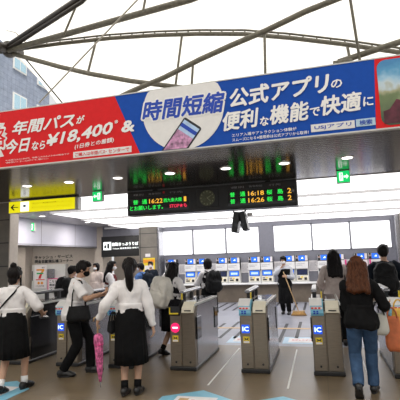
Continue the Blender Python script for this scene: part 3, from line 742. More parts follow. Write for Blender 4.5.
# ================================================================== TICKET GATES
def make_gate(label, x, kind='card', side='steel_side'):
    """fare gate; local origin at the centre of its front foot, running away along +y"""
    g = thing('ticket_gate', label, 'ticket gate', (x, 6.15, 0), 0, 'ticket gates in a row')
    P = lambda n_, mb, m_, par=None: obj(n_, mb, M[m_], par or g)
    w = .185; L = 1.42
    P('plinth', MB().box(-w - .015, w + .015, -.03, L + .02, 0, .055, .01), 'black')
    body = MB()
    prof = [(0, .055), (L, .055), (L, .90), (L - .06, .935), (.16, .935), (.02, .83), (0, .80)]
    body.prism(prof, 'x', -w, w)
    P('body', body, 'steel')
    # side skins
    for s in (-1, 1):
        xx = s * w; sk = MB()
        sk.prism([(.10, .06), (L - .02, .06), (L - .02, .90), (.17, .90), (.10, .80)], 'x', xx, xx + s * .008)
        P('side_panel', sk, side)
        P('flap_housing', MB().box(xx, xx + s * .02, .06, .30, .42, .74, .006), 'glossblack')
        P('flap_housing', MB().box(xx, xx + s * .02, L - .26, L - .03, .42, .76, .006), 'glossblack')
        tr = MB().box(xx, xx + s * .012, .0, L, .905, .935)
        P('top_edge', tr, 'offwhite')
    # front: card column left, wider door right, seam between
    P('card_column', MB().box(-w - .002, -.015, -.022, .02, .06, .80, .008), 'steel')
    dr = P('front_door', MB().box(-.008, w - .004, -.012, .02, .06, .80, .006), 'steel')
    P('lock', MB().disc((.11, -.016, .12), .014, 'y', .01, 12), 'black', dr)
    P('lock', MB().disc((-.10, -.026, .12), .014, 'y', .01, 12), 'black')
    # ticket slot in cream plastic
    sl_ = MB().prism([(.0, .80), (-.035, .815), (-.03, .875), (.10, .955), (.16, .955), (.16, .80)], 'x', .0, w - .01)
    tsl = P('ticket_slot', sl_, 'cream')
    P('slot_mouth', MB().box(.04, .14, -.040, -.02, .835, .85), 'black', tsl)
    # card reader block
    rd = 'black' if kind == 'stop' else 'lightblue'
    pr_ = [(-.045, .775), (-.062, .81), (-.05, .90), (.08, .985), (.17, .985), (.17, .775)]
    rb = P('card_reader', MB().prism(pr_, 'x', -w - .006, -.025), rd)
    P('reader_top', MB().prism([(-.045, .915), (.075, .993), (.15, .993), (.15, .975), (.08, .975), (-.04, .90)], 'x', -w - .02, -.04), 'glossblack' if kind == 'stop' else 'white', rb)
    if kind == 'stop':
        P('reader_label', MB().box(-.18, -.04, -.066, -.056, .795, .815).box(-.18, -.165, -.066, -.054, .815, .89), 'yellow', rb)
    else:
        P('reader_label', MB().box(-.18, -.035, -.064, -.054, .862, .895), 'paper', rb)
        lb = MB()
        for k in range(3): lb.box(-.18 + k * .045, -.15 + k * .045, -.068, -.062, .868, .888)
        P('reader_lettering', lb, 'redink', rb)
        lb = MB()
        for k in range(2):
            for j in range(2): lb.box(-.155 + k * .04, -.13 + k * .04, -.068, -.055, .80 + j * .025, .818 + j * .025)
        P('reader_mark', lb, 'blueink', rb)
    # lit panel
    if kind == 'stop':
        pn = P('stop_panel', MB().disc((-.105, -.026, .60), .068, 'y', .012, 28), 'noentry')
        P('stop_bar', MB().box(-.145, -.065, -.036, -.030, .590, .612), 'iclit', pn)
    else:
        pn = P('card_panel', MB().box(-.168, -.055, -.030, -.02, .535, .650, .006), 'icblue')
        me = text_mesh('IC', -.155, -.068, .562, .625, -.033, .03)
        link('lettering', me, M['iclit'], pn)
    st_ = P('warning_sticker', MB().box(-.150, -.062, -.027, -.021, .40, .49), 'yellow')
    P('sticker_picture', MB().prism([(-.14, .478), (-.105, .46), (-.072, .478), (-.085, .455), (-.072, .435), (-.105, .452), (-.14, .435), (-.125, .455)], 'y', -.032, -.026), 'blackink', st_)
    P('sticker_note', MB().box(-.145, -.067, -.031, -.026, .405, .43), 'paper', st_)
    # deck
    P('deck_tray', MB().box(-.06, w - .03, .30, 1.25, .935, .95, .004), 'glossblack')
    P('deck_plate', MB().box(.0, w - .04, .18, .30, .935, .962, .004), 'offwhite')
    rl = P('sensor_rail', MB().box(-w + .005, -w + .085, .42, L + .05, 1.045, 1.085, .012), 'black' if side == 'steel_dark' else 'steel_side')
    P('rail_cap', MB().box(-w + .015, -w + .075, .50, L, 1.085, 1.095, .004), 'black' if side == 'steel_dark' else 'white', rl)
    for y in (.52, .95, 1.34): P('rail_post', MB().box(-w + .02, -w + .07, y, y + .06, .93, 1.05), 'black')
    P('yellow_strip', MB().box(-.045, -.030, .10, .14, .90, 1.08, .003).box(-.045, -.030, -.02, .14, .86, .90, .003), 'yellow')
    return g
make_gate('ticket gate at far left end, dark smoked side, behind the girl with a bun', -4.80, side='steel_dark')
make_gate('ticket gate with lit blue card panel, left of the man in black trousers', -3.87)
make_gate('ticket gate hidden behind the woman with the pink umbrella', -2.97, side='steel_side')
make_gate('ticket gate showing a red no-entry disc and a yellow reader', -1.985, 'stop')
make_gate('ticket gate with blue card panel in the middle, in front of the cleaner', -.945)
make_gate('ticket gate with blue card panel, just left of the woman in jeans', .03)
make_gate('ticket gate at the right edge, behind the orange and yellow bags', 1.02)

# ================================================================== TICKET MACHINES
def make_machine(label, x, screen):
    t = thing('ticket_machine', label, 'ticket machine', (x, 15.5, .675), 0, 'ticket machines along the back wall')
    P = lambda n_, mb, m_, par=None: obj(n_, mb, M[m_], par or t)
    b = P('body', MB().prism([(0, 0), (.30, 0), (.30, .70), (.06, .70), (.04, .42), (0, .12)], 'x', -.215, .215), 'offwhite')
    hd = P('header', MB().box(-.215, .215, .0, .30, .46, .70, .008), 'white')
    ln = MB()
    for k in range(2): ln.box(-.18, .10 - k * .08, -.004, 0, .62 - k * .05, .632 - k * .05)
    P('header_print', ln, 'greyink', hd)
    d = P('topper', MB().box(-.21, .21, .05, .28, .715, .92, .006), 'black')
    P('topper_screen', MB().box(-.10, .12, .042, .05, .73, .91), 'screenblue', d)
    P('topper_picture', MB().box(-.205, -.105, .042, .05, .73, .91), 'shirtgrey', d)
    P('topper_face', MB().disc((-.155, .038, .855), .035, 'y', .008, 14), 'skin', d)
    P('topper_hair', MB().disc((-.155, .036, .885), .03, 'y', .006, 12), 'blackink', d)
    P('topper_jacket', MB().box(-.195, -.115, .036, .042, .73, .81), 'blackink', d)
    P('topper_mark', MB().prism([(-.02, .80), (.03, .85), (.06, .85), (.045, .83), (.07, .80)], 'y', .036, .042), 'iclit', d)
    P('topper_strip', MB().box(.125, .205, .042, .05, .73, .91), 'paper', d)
    s = P('touch_screen', tilt_box(-.185, .185, .0, .012, .24, .44), 'black')
    P('screen_glass', tilt_box(-.165, .165, -.005, .0, .255, .425), screen, s)
    if screen == 'screenblue':
        P('screen_page', tilt_box(-.12, .12, -.009, -.004, .30, .375), 'screensoft', s)
    k = P('coin_panel', tilt_box(-.19, .19, -.012, .0, .06, .22), 'cream')
    P('coin_slot', tilt_box(-.06, .02, -.018, -.012, .15, .19), 'yellow', k)
    P('note_slot', tilt_box(-.16, -.02, -.018, -.012, .085, .13), 'black', k)
    P('card_slot', tilt_box(.06, .15, -.018, -.012, .07, .16), 'black', k)
    P('keypad', tilt_box(-.17, -.08, -.018, -.012, .15, .20), 'greyink', k)
    return t
def tilt_box(x0, x1, a, b, z0, z1):
    """slab lying on the leaning face of the machine"""
    mb = MB().box(x0, x1, a, b, z0, z1)
    return mb.xf(lambda p: Vector((p.x, p.y + max(0, p.z - .10) * .115 - .004, p.z)))
MX = [-5.42, -4.65, -4.20, -3.45, -3.0, -2.26, -1.81, -1.05, -.60, .15, .60, 1.35, 1.80]
NM = ['blue-topped ticket machine at the far left, next to the stone column', 'blue-topped ticket machine, left one of the second pair from the left', 'blue-topped ticket machine, right one of the second pair from the left', 'dark-screened ticket machine beside the girl in the black vest', 'blue-topped ticket machine left of the notice nearest the cleaner, in the middle of the wall', 'blue-topped ticket machine, left one of the pair behind the cleaner', 'blue-topped ticket machine right behind the cleaner', 'blue-topped ticket machine, first to the right of the cleaner', 'dark-screened ticket machine, second to the right of the cleaner', 'dark-screened ticket machine left of the black-haired woman in the pale blouse', 'dark-screened ticket machine right of the black-haired woman, beside a pink panel', 'dark-screened ticket machine behind the brown-haired woman', 'ticket machine at the far right end behind the man with the backpack']
for i, x in enumerate(MX):
    make_machine(NM[i], x, 'screendark' if i in (3, 8, 9, 10, 11) else 'screenblue')
NX = [(-5.03, 'leftmost, behind the two girls'), (-3.825, 'behind the girl in the black vest'), (-2.63, 'left of the cleaner'), (-1.43, 'just right of the cleaner'), (-.22, 'left of the black-haired woman'), (.975, 'behind the brown-haired woman')]
for x, w_ in NX:
    t = thing('notice_sheet', 'white printed notice between two ticket machines, ' + w_, 'notice', (x, 15.79, 1.03), 0, 'notices between the machines')
    obj('sheet', MB().box(-.15, .15, -.012, .008, 0, .37), M['paper'], t)
    pr_ = MB()
    for k in range(7): pr_.box(-.12, .12 - (k % 3) * .03, -.015, -.011, .05 + k * .042, .062 + k * .042)
    obj('print', pr_, M['greyink'], t)
for x, w_ in ((.85, 'behind the black-haired woman in the blouse'), (1.62, 'between the brown-haired woman and the man with the backpack')):
    t = thing('side_panel_sign', 'narrow hot pink sign panel, ' + w_, 'sign', (x, 15.38, .675))
    obj('panel', MB().box(-.02, .02, -.06, .06, 0, .72, .006), M['pink'], t)
    obj('white_label', MB().box(-.018, .018, -.066, -.058, .25, .38), M['paper'], t)

# ================================================================== BACK LEFT: black sign, yellow poster, nook notices
struct('wall_back.003', MB().box(-8.29, -6.56, 15.6, 15.8, 2.58, 3.0), M['panel_grey'], 'grey bulkhead above the black ticket sign')
bs = thing('ticket_sign', 'black sign with white lettering pointing to the ticket machines', 'sign', (-7.6, 15.55, 1.78))
part(bs, 'panel', MB().box(-8.43, -6.69, 15.50, 15.70, 1.78, 2.575, .01), M['black'])
part(bs, 'pictogram', MB().box(-8.33, -8.0, 15.490, 15.500, 2.05, 2.36), M['whitelit'])
part(bs, 'pictogram_hand', MB().box(-8.29, -8.2, 15.482, 15.490, 2.12, 2.24).box(-8.16, -8.07, 15.482, 15.490, 2.10, 2.3), M['blackink'])
text(bs, '自動きっぷうりば', -7.96, -6.84, 2.19, 2.33, 15.495, M['whitelit'], .03)
text(bs, 'Tickets 票券售货处 발매기', -7.94, -6.84, 2.06, 2.13, 15.495, M['whitelit'], .008)
part(bs, 'lamp_rail', MB().box(-8.2, -6.7, 15.3, 15.42, 2.86, 2.93, .01), M['white'])
bs.location.x += .13
yp = thing('wall_poster', 'yellow and orange poster on the stone column', 'poster', (-6.2, 15.19, .94))
part(yp, 'sheet', MB().box(-6.46, -5.99, 15.18, 15.198, .94, 1.68), M['yellow'])
part(yp, 'band', MB().box(-6.45, -6.0, 15.174, 15.18, 1.50, 1.62), M['orange'])
part(yp, 'picture', MB().box(-6.40, -6.05, 15.174, 15.18, 1.0, 1.40), M['paper'])
tag(obj('wall_notice', MB().box(-6.30, -6.10, 15.18, 15.198, 1.72, 1.84), M['paper']), 'small white notice above the yellow poster on the column', 'notice')
yp.location.x += .07
text_root = thing('wall_lettering', 'two lines of dark lettering on the cream wall above the posters', 'lettering', (-10.8, 16.19, 1.7))
text(text_root, 'キャッシュ・サービス', -11.85, -10.0, 1.80, 1.95, 16.19, M['blackink'], .04)
text(text_root, '現金自動預払機コーナー', -11.85, -10.0, 1.62, 1.77, 16.19, M['blackink'], .04)
mc = thing('cash_machine_front', 'white cash machine front with posters in the left nook', 'cash machine', (-11, 16.0, 0))
part(mc, 'cabinet', MB().box(-11.82, -10.2, 15.96, 16.17, .15, 1.56, .01), M['offwhite'])
part(mc, 'handle', MB().box(-11.79, -11.75, 15.94, 15.96, .9, 1.3, .008), M['black'])
sp_ = thing('shop_poster', 'white poster with a big orange and red number 7', 'poster', (-11.36, 15.94, .6))
part(sp_, 'sheet', MB().box(-11.66, -11.08, 15.93, 15.938, .58, 1.54), M['paper'])
part(sp_, 'numeral_top', MB().prism([(-11.56, 1.38), (-11.18, 1.38), (-11.18, 1.31), (-11.26, 1.22), (-11.36, 1.22), (-11.30, 1.31), (-11.56, 1.31)], 'y', 15.924, 15.93), M['orange'])
part(sp_, 'numeral_stem', MB().prism([(-11.26, 1.20), (-11.37, 1.20), (-11.44, 1.06), (-11.46, .98), (-11.34, .98), (-11.32, 1.08)], 'y', 15.924, 15.93), M['redink'])
part(sp_, 'green_band', MB().box(-11.54, -11.22, 15.918, 15.924, 1.17, 1.225), M['greenprint'])
part(sp_, 'red_line', MB().box(-11.58, -11.16, 15.924, 15.93, .92, .955), M['redink'])
part(sp_, 'card_logo', MB().disc((-11.44, 15.925, .80), .055, 'y', .01, 20).disc((-11.28, 15.925, .80), .055, 'y', .01, 20), M['orange'])
text(sp_, '銀行', -11.30, -11.16, 1.40, 1.47, 15.926, M['blackink'], .01)
text(sp_, 'ご利用時間', -11.58, -11.18, .65, .70, 15.926, M['blackink'], .01)
tag(obj('metal_box', MB().box(-10.98, -10.68, 15.84, 15.935, .99, 1.37, .012), M['steel_side']), 'small grey metal box on the cash machine front', 'box')
pk = thing('notice_board', 'white notice with pink border and black lettering', 'notice', (-10.65, 15.9, .42))
part(pk, 'border', MB().box(-10.99, -10.28, 15.90, 15.93, .44, .98), M['pink'])
part(pk, 'sheet', MB().box(-10.95, -10.32, 15.895, 15.90, .47, .95), M['paper'])
for k, s_ in enumerate(('こちらの', '機械は現', 'です')): text(pk, s_, -10.90, -10.40 - (.15 if k == 2 else 0), .80 - k * .14, .91 - k * .14, 15.89, M['blackink'], .02)
rn = thing('wall_notice', 'small white notice with red lettering right of the posters', 'notice', (-10.0, 16.19, .97))
part(rn, 'sheet', MB().box(-10.13, -9.78, 16.18, 16.198, .95, 1.26), M['paper'])
text(rn, 'ご案内', -10.09, -9.84, 1.15, 1.22, 16.175, M['redink'], .02)
text(rn, '係員まで', -10.09, -9.84, 1.02, 1.09, 16.175, M['redink'], .02)

# ================================================================== FLOOR MARKINGS
for x, w_ in ((-1.46, 'left of the middle gate'), (-.47, 'right of the middle gate'), (.52, 'under the woman in jeans')):
    tag(obj('floor_line', MB().box(x - .012, x + .012, 5.5, 7.75, 0, .003), M['tape_white']), 'thin white line on the floor of the gate lane, ' + w_, 'floor marking', 'white lane lines')
tag(obj('floor_tape', MB().box(-6, 3, 9.84, 9.98, 0, .004), M['tape_beige']), 'beige strip of tape across the grey floor beyond the gates', 'floor marking')
for x, w_ in ((-1.5, 'left of the middle gate'), (-.46, 'right of the middle gate')):
    t = thing('floor_sticker', 'pale blue and white sticker on the grey floor, ' + w_, 'sticker', (x, 8.55, 0))
    obj('film', MB().prism([(-.30, -.33), (.30, -.33), (.30, .33), (-.30, .33)], 'z', 0, .003), M['paleblue'], t)
    obj('white_field', MB().prism([(-.20, -.2), (.28, -.2), (.28, .2), (-.20, .2)], 'z', .003, .005), M['paper'], t)
    link('lettering', text_mesh('おひとりずつ', -.14, .22, -.05, .07, .0065, .01, plane='xy'), M['redink'], t)
for x, y, w_ in ((-1.46, 4.70, 'left of centre in the foreground'), (-.50, 4.62, 'right of centre in the foreground'), (-4.12, 4.72, 'beside the shoe of the girl with a bun')):
    t = thing('floor_sticker', 'blue floor sticker with white field, ' + w_, 'sticker', (x, y, 0))
    obj('film', MB().prism([(-.42, -.28), (0, -.58), (.42, -.28), (.42, .28), (0, .58), (-.42, .28)], 'z', 0, .003), M['lightblue'], t)
    obj('white_field', MB().prism([(-.24, -.36), (.24, -.36), (.24, .32), (-.24, .32)], 'z', .003, .005), M['paper'], t)
    ring = MB()
    for a0 in range(0, 180, 15):
        a, b = R(a0 + 180), R(a0 + 195)
        ring.prism([(.07 + .11 * math.cos(a), .0 + .11 * math.sin(a)), (.07 + .11 * math.cos(b), .0 + .11 * math.sin(b)), (.07 + .07 * math.cos(b), .07 * math.sin(b)), (.07 + .07 * math.cos(a), .07 * math.sin(a))], 'z', .005, .007)
    ring.box(-.04, 0, 0, .2, .005, .007).box(.14, .18, 0, .2, .005, .007)
    obj('red_mark', ring, M['redink'], t)
    obj('brown_mark', MB().box(-.19, -.08, .12, .25, .005, .007).box(-.17, -.10, -.05, .1, .005, .007), M['tape_beige'], t)

# ================================================================== PEOPLE
def rotz(a): return Matrix.Rotation(a, 3, 'Z')
def rotx(a): return Matrix.Rotation(a, 3, 'X')
TORSO = [(-.10, .150, .110, -.012), (-.03, .165, .122, -.015), (.05, .152, .108, -.005), (.13, .128, .092, .004), (.24, .140, .102, .008), (.33, .155, .108, .0), (.40, .160, .094, -.008), (.45, .125, .072, -.014), (.485, .062, .056, -.014)]
def ik(a, b, l1, l2, pole):
    a, b = Vector(a), Vector(b); d = b - a; L = d.length
    if L > (l1 + l2) * .995: b = a + d.normalized() * (l1 + l2) * .995; d = b - a; L = d.length
    x = (l1 * l1 - l2 * l2 + L * L) / (2 * L); h = math.sqrt(max(l1 * l1 - x * x, 0))
    dn = d.normalized(); p = Vector(pole); p = (p - dn * p.dot(dn)).normalized()
    return a + dn * x + p * h, b
def foot_mb(grow=0.0):
    mb = MB()
    mb.ell((0, -.025, -.035), .036 + grow, .052 + grow, .045 + grow)
    mb.ell((0, .05, -.040), .040 + grow, .085 + grow, .040 + grow)
    mb.ell((.004, .115, -.052), .044 + grow, .062 + grow, .030 + grow)
    mb.cap((0, 0, .03), (0, -.01, -.03), .034 + grow, .038 + grow)
    mb.v = [Vector((p.x, p.y, max(p.z, -.08))) for p in mb.v]
    return mb
def hand(mb, wrist, d, nrm, side, curl, s=1.0):
    """palm, four unequal bent fingers and a thumb from the side of the palm"""
    d = Vector(d).normalized(); nrm = Vector(nrm); nrm = (nrm - d * nrm.dot(d)).normalized(); c = d.cross(nrm) * side
    w = Vector(wrist)
    palm_end = w + d * .085
    for k in (-1, -.35, .35, 1):
        mb.cap(w + d * .012 + c * (.012 * k), palm_end + c * (.028 * k), .013, .0115, 10)
    for k, ln in ((-1, .060), (-.33, .074), (.33, .080), (1, .070)):
        p0 = palm_end + c * (.028 * k) - d * .01
        a1, a2, a3 = curl * .55, curl * 1.25, curl * 1.8
        f = lambda a: d * math.cos(a) + nrm * math.sin(a)
        p1 = p0 + f(a1) * (ln * .48 + .01); p2 = p1 + f(a2) * ln * .30; p3 = p2 + f(a3) * ln * .24
        mb.cap(p0, p1, .0092, .0085, 8).cap(p1, p2, .0085, .0078, 8).cap(p2, p3, .0078, .0068, 8)
    t0 = w + d * .025 + c * .022
    t1 = t0 + (d * .55 + c * .75 + nrm * .3).normalized() * .042
    t2 = t1 + (d * .85 + c * .25 + nrm * .45).normalized() * .034
    mb.cap(t0, t1, .0125, .0105, 8).cap(t1, t2, .0105, .008, 8)

def person(label, x, y, face, h=1.62, near=True, top='shirtwhite', sleeve='long', bottom='skirt', bcol='clothblack', hem=.48,
           hair='short', hcol='hairblack', mask=None, shoes='leather', socks=None, vest=None, lean=.04, twist=0.0, head=(0, 0),
           pel=(0, 0, 0), hl=(-.24, .02, .80), hr=(.24, .02, .80), fl=(-.09, .06, .08, 0, 0), fr=(.09, -.06, .08, 0, 0), curl=.45,
           hand_n=(None, None), apron=None, cap=None, width=1.0, eo=(.55, .55)):
    """face: heading in degrees, 0 looks along +Y (away from the camera), positive turns left"""
    s = h / 1.62
    root = thing('person', label, 'person', (x, y, 0), R(face))
    vox = .0065 if near else .0095
    P = Vector(pel) + Vector((0, 0, .87))
    Tm = rotz(twist) @ rotx(-lean)
    T = lambda v: P + Tm @ Vector(v)
    # head frame
    Hm = Tm @ rotz(head[0]) @ rotx(head[1])
    nb = T((0, -.012, .475)); hc = T((0, -.002, .545)) + Hm @ Vector((0, .018, .085))
    Hh = lambda v: hc + Hm @ Vector(v)
    SL, SR = T((-.158 * width, -.01, .415)), T((.158 * width, -.01, .415))
    wl, wr = Vector(hl), Vector(hr)
    bp = Vector((0, -.7, -.25))
    EL, wl = ik(SL, wl, .275, .235, bp + Vector((-eo[0], 0, 0))); ER, wr = ik(SR, wr, .275, .235, bp + Vector((eo[1], 0, 0)))
    HL, HR = P + rotz(twist * .4) @ Vector((-.085, 0, -.02)), P + rotz(twist * .4) @ Vector((.085, 0, -.02))
    AL, AR = Vector(fl[:3]), Vector(fr[:3])
    KL, AL = ik(HL, AL, .415, .40, (-.05, 1, 0)); KR, AR = ik(HR, AR, .415, .40, (.05, 1, 0))
    FL = lambda v: AL + rotz(fl[3]) @ rotx(-fl[4]) @ Vector(v)
    FR = lambda v: AR + rotz(fr[3]) @ rotx(-fr[4]) @ Vector(v)
    S = lambda mb: mb.xf(lambda p: p * s)
    def rings(grow, z0, z1, n=24, wx=1.0):
        out = []
        zs = [z0] + [t[0] for t in TORSO if z0 < t[0] < z1] + [z1]
        for z in zs:
            for k in range(len(TORSO) - 1):
                a, b = TORSO[k], TORSO[k + 1]
                if a[0] <= z <= b[0]:
                    t = (z - a[0]) / (b[0] - a[0]); q = [a[i] + (b[i] - a[i]) * t for i in range(4)]; break
            else:
                q = list(TORSO[0] if z < TORSO[0][0] else TORSO[-1])
            out.append([T(((q[1] * width * wx + grow) * math.cos(2 * PI * i / n), q[3] + (q[2] + grow) * math.sin(2 * PI * i / n), z)) for i in range(n)])
        return out
    # ---- body: one continuous skin
    b = MB()
    b.loft(rings(0, -.10, .485))
    b.cap(nb - Vector((0, 0, .03)), Hh((0, -.02, -.05)), .052, .048)
    b.ell(Hh((0, -.005, .015)), .074, .094, .100, Hm)
    b.ell(Hh((0, .028, -.045)), .056, .062, .062, Hm)
    b.cap(Hh((0, .086, .012)), Hh((0, .103, -.018)), .010, .0135, 8)
    for k in (-1, 1): b.ell(Hh((.076 * k, -.004, -.004)), .011, .020, .031, Hm, 8, 6)
    for a_, e_, w_ in ((SL, EL, wl), (SR, ER, wr)):
        b.cap(a_, e_, .047, .036); b.cap(e_, e_.lerp(w_, .3), .036, .037); b.cap(e_.lerp(w_, .3), w_, .037, .024)
    for h_, k_, a_ in ((HL, KL, AL), (HR, KR, AR)):
        b.cap(h_, k_, .078, .053); b.cap(k_, k_.lerp(a_, .33), .050, .052); b.cap(k_.lerp(a_, .33), a_, .052, .034)
    for F_ in (FL, FR): f_ = foot_mb(-.004); f_.xf(F_); b.add(f_.v, f_.f)
    dl = (wl - EL).normalized(); dr = (wr - ER).normalized()
    nl = hand_n[0] or (Vector((1, .2, 0))); nr = hand_n[1] or (Vector((-1, .2, 0)))
    hand(b, wl, dl, nl, -1, curl); hand(b, wr, dr, nr, 1, curl)
    S(b); link('body', remesh(b, vox, 2), M['skin'], root)
    # ---- face
    for k in (-1, 1):
        obj('eye', S(MB().ell(Hh((.030 * k, .083, .018)), .011, .009, .0075, Hm, 10, 6)), M['eye'], root)
        obj('eyebrow', S(MB().cap(Hh((.017 * k, .089, .040)), Hh((.044 * k, .081, .041)), .004, .003, 6)), M[hcol], root)
    if mask is None:
        obj('mouth', S(MB().ell(Hh((0, .083, -.052)), .020, .008, .006, Hm, 10, 6)), M['lip'], root)
    else:
        mk = MB().ell(Hh((0, .052, -.040)), .064, .060, .050, Hm, 16, 10)
        mk.cap(Hh((.055, .06, -.02)), Hh((.078, -.005, .0)), .004, .004, 6).cap(Hh((-.055, .06, -.02)), Hh((-.078, -.005, .0)), .004, .004, 6)
        obj('face_mask', S(mk), M[mask], root)
    # ---- hair
    hb = MB()
    hb.ell(Hh((0, -.022, .030)), .086, .094, .100, Hm)
    hb.ell(Hh((0, .040, .085)), .068, .055, .035, Hm)
    for k in (-1, 1): hb.ell(Hh((.070 * k, .012, .030)), .018, .040, .050, Hm, 10, 8)
    down = Vector((0, 0, -1))
    if hair == 'short':
        hb.ell(Hh((0, -.055, -.015)), .070, .050, .065, Hm)
        hb.ell(Hh((.02, .03, .10)), .060, .060, .028, Hm)
    elif hair in ('ponytail', 'bun'):
        hb.ell(Hh((0, -.055, -.01)), .066, .045, .060, Hm)
        if hair == 'bun':
            hb.ell(Hh((.0, -.045, .135)), .042, .042, .036, Hm)
            hb.ell(Hh((0, -.065, -.06)), .060, .035, .060, Hm)
            for k in (-1, 1): hb.cap(Hh((.074 * k, .02, 0)), Hh((.078 * k, .015, -.13)), .012, .005, 8)
        else:
            a = Hh((0, -.105, .045)); pts = [a, a + Vector((0, -.035, -.04)), a + Vector((.005, -.045, -.13)), a + Vector((.012, -.032, -.24)), a + Vector((.018, -.02, -.36))]
            for k, (r1, r2) in enumerate(((.03, .046), (.046, .050), (.050, .042), (.042, .012))): hb.cap(pts[k], pts[k + 1], r1, r2)
    elif hair == 'bob':
        hb.ell(Hh((0, -.04, -.03)), .088, .070, .098, Hm)
        for k in (-1, 1): hb.cap(Hh((.074 * k, -.005, .02)), Hh((.068 * k, .0, -.105)), .028, .020)
    elif hair in ('long', 'wavy'):
        ln = .20 if hair == 'wavy' else .26
        for k in (-1, -.5, 0, .5, 1):
            a = Hh((.062 * k, -.045 - .02 * (1 - abs(k)), .02)); m1 = T((.078 * k * 1.1, -.118 + .03 * abs(k), .42)); e = T((.085 * k * 1.15, -.158 + .02 * abs(k), .55 - ln - .02 * math.sin(7 * k)))
            hb.cap(a, m1, .046, .048); hb.cap(m1, e, .048, .026 if hair == 'long' else .034)
        for k in (-1, 1): hb.cap(Hh((.078 * k, .01, .0)), T((.105 * k, -.01, .40)), .022, .026)
    S(hb); link('hair', remesh(hb, vox * 1.1, 3, (.009, 34, 6)), M[hcol], root)
    if cap:
        c_ = MB().ell(Hh((0, -.012, .070)), .095, .108, .068, Hm); c_.ell(Hh((0, .095, .052)), .070, .070, .010, Hm)
        obj('cap', S(c_), M[cap], root)
    # ---- top
    g = .020
    t = MB()
    t.loft(rings(g, -.06 if bottom == 'trousers' or top in ('clothblack', 'clothnavy') else .06, .468))
    for a_, e_, w_ in ((SL, EL, wl), (SR, ER, wr)):
        t.cap(a_ - (a_ - nb) * .12, a_.lerp(e_, .15), .058, .064)
        if sleeve == 'short':
            t.frus(a_, a_.lerp(e_, .82), .062, .068)
        elif sleeve == 'elbow':
            t.cap(a_, e_, .062, .060); t.frus(e_, e_.lerp(w_, .18), .060, .056)
        else:
            t.cap(a_, e_, .060, .053); t.cap(e_, e_.lerp(w_, .35), .053, .052); t.frus(e_.lerp(w_, .35), e_.lerp(w_, .97), .050, .037)
    if bottom == 'trousers':   # loose hem
        t.loft(rings(g + .016, -.075, .17)); t.loft([[P + Vector((.188 * width * math.cos(2 * PI * i / 24), -.018 + .150 * math.sin(2 * PI * i / 24), z)) for i in range(24)] for z in (-.085, .0)])
    if bottom == 'skirt':   # bloused waist
        t.loft([[p + Vector((0, 0, 0)) for p in r_] for r_ in rings(g + .018, .10, .19)])
    S(t); link('shirt', remesh(t, vox, 3, (.020, 10, 6)), M[top], root)
    if sleeve != 'none' and top not in ('clothblack', 'clothnavy'):
        co = MB(); n_ = 20
        co.loft([[nb + Tm @ Vector((r_ * math.cos(2 * PI * i / n_), r_ * .95 * math.sin(2 * PI * i / n_), z)) for i in range(n_)] for r_, z in ((.072, -.022), (.070, .012), (.062, .030), (.058, .010))])
        obj('collar', S(co), M[top], root)
    if vest:
        v = MB(); v.loft(rings(g + .017, -.02 if bottom == 'skirt' else -.07, .44, wx=.93)); S(v)
        link('vest', remesh(v, vox, 2, (.006, 9, 5)), M[vest], root)
    # ---- bottom
    if bottom == 'skirt':
        sk = []; n_ = 96; hz = hem
        mid = (KL + KR) / 2
        for t_ in (0, .05, .12, .2, .32, .5, .75, 1.0):
            z = P.z + .155 - (P.z + .155 - hz) * t_
            hip = min(1, t_ / .22)
            rx = .150 + (.190 - .150) * hip + .030 * max(0, t_ - .3); ry = .118 + (.172 - .118) * hip + .035 * max(0, t_ - .3)
            ry += abs(KL.y - KR.y) * .30 * t_
            c = Vector((P.x, P.y - .014, 0)).lerp(Vector((mid.x, P.y + (mid.y - P.y) * .45 - .014, 0)), t_)
            rr = []
            for i in range(n_):
                a = 2 * PI * i / n_; pl = 1 + (.030 + .03 * t_) * t_ * (math.sin(a * 16) * .6 + .5 * math.sin(a * 7 + 1)) if t_ > .05 else 1
                rr.append(Vector((c.x + rx * width * pl * math.cos(a), c.y + ry * pl * math.sin(a), z)))
            sk.append(rr)
        inner = [[Vector((p.x * .97 + .03 * mid.x, p.y * .97 + .03 * mid.y, p.z + .002)) for p in sk[-1]], [Vector((P.x + (p.x - P.x) * .9, P.y + (p.y - P.y) * .9, p.z)) for p in sk[2]]]
        obj('skirt', S(MB().loft(sk + inner)), M[bcol], root)
        obj('waistband', S(MB().loft([[Vector((P.x + .146 * width * math.cos(2 * PI * i / 32), P.y + .114 * math.sin(2 * PI * i / 32), P.z + z)) for i in range(32)] for z in (.125, .165)])), M[bcol], root)
    else:
        tr = MB(); tr.loft(rings(g - .006, -.10, .12))
        for h_, k_, a_ in ((HL, KL, AL), (HR, KR, AR)):
            tr.cap(h_, k_, .097, .073); tr.cap(k_, k_.lerp(a_, .3), .073, .069); tr.frus(k_.lerp(a_, .3), a_ + (k_ - a_) * .02, .069, .060)
        S(tr); link('trousers', remesh(tr, vox, 3, (.007, 8, 7)), M[bcol], root)
    if apron:
        ap = MB(); ap.loft(rings(g + .038, -.10, .40, wx=.90))
        n_ = 24
        ap.loft([[Vector((P.x + rx * math.cos(2 * PI * i / n_), P.y + ry * math.sin(2 * PI * i / n_), z)) for i in range(n_)] for z, rx, ry in ((P.z - .05, .185, .145), (P.z - .3, .195, .16), (hem, .20, .17))])
        S(ap); link('apron', remesh(ap, vox, 3, (.01, 8, 5)), M[apron], root)
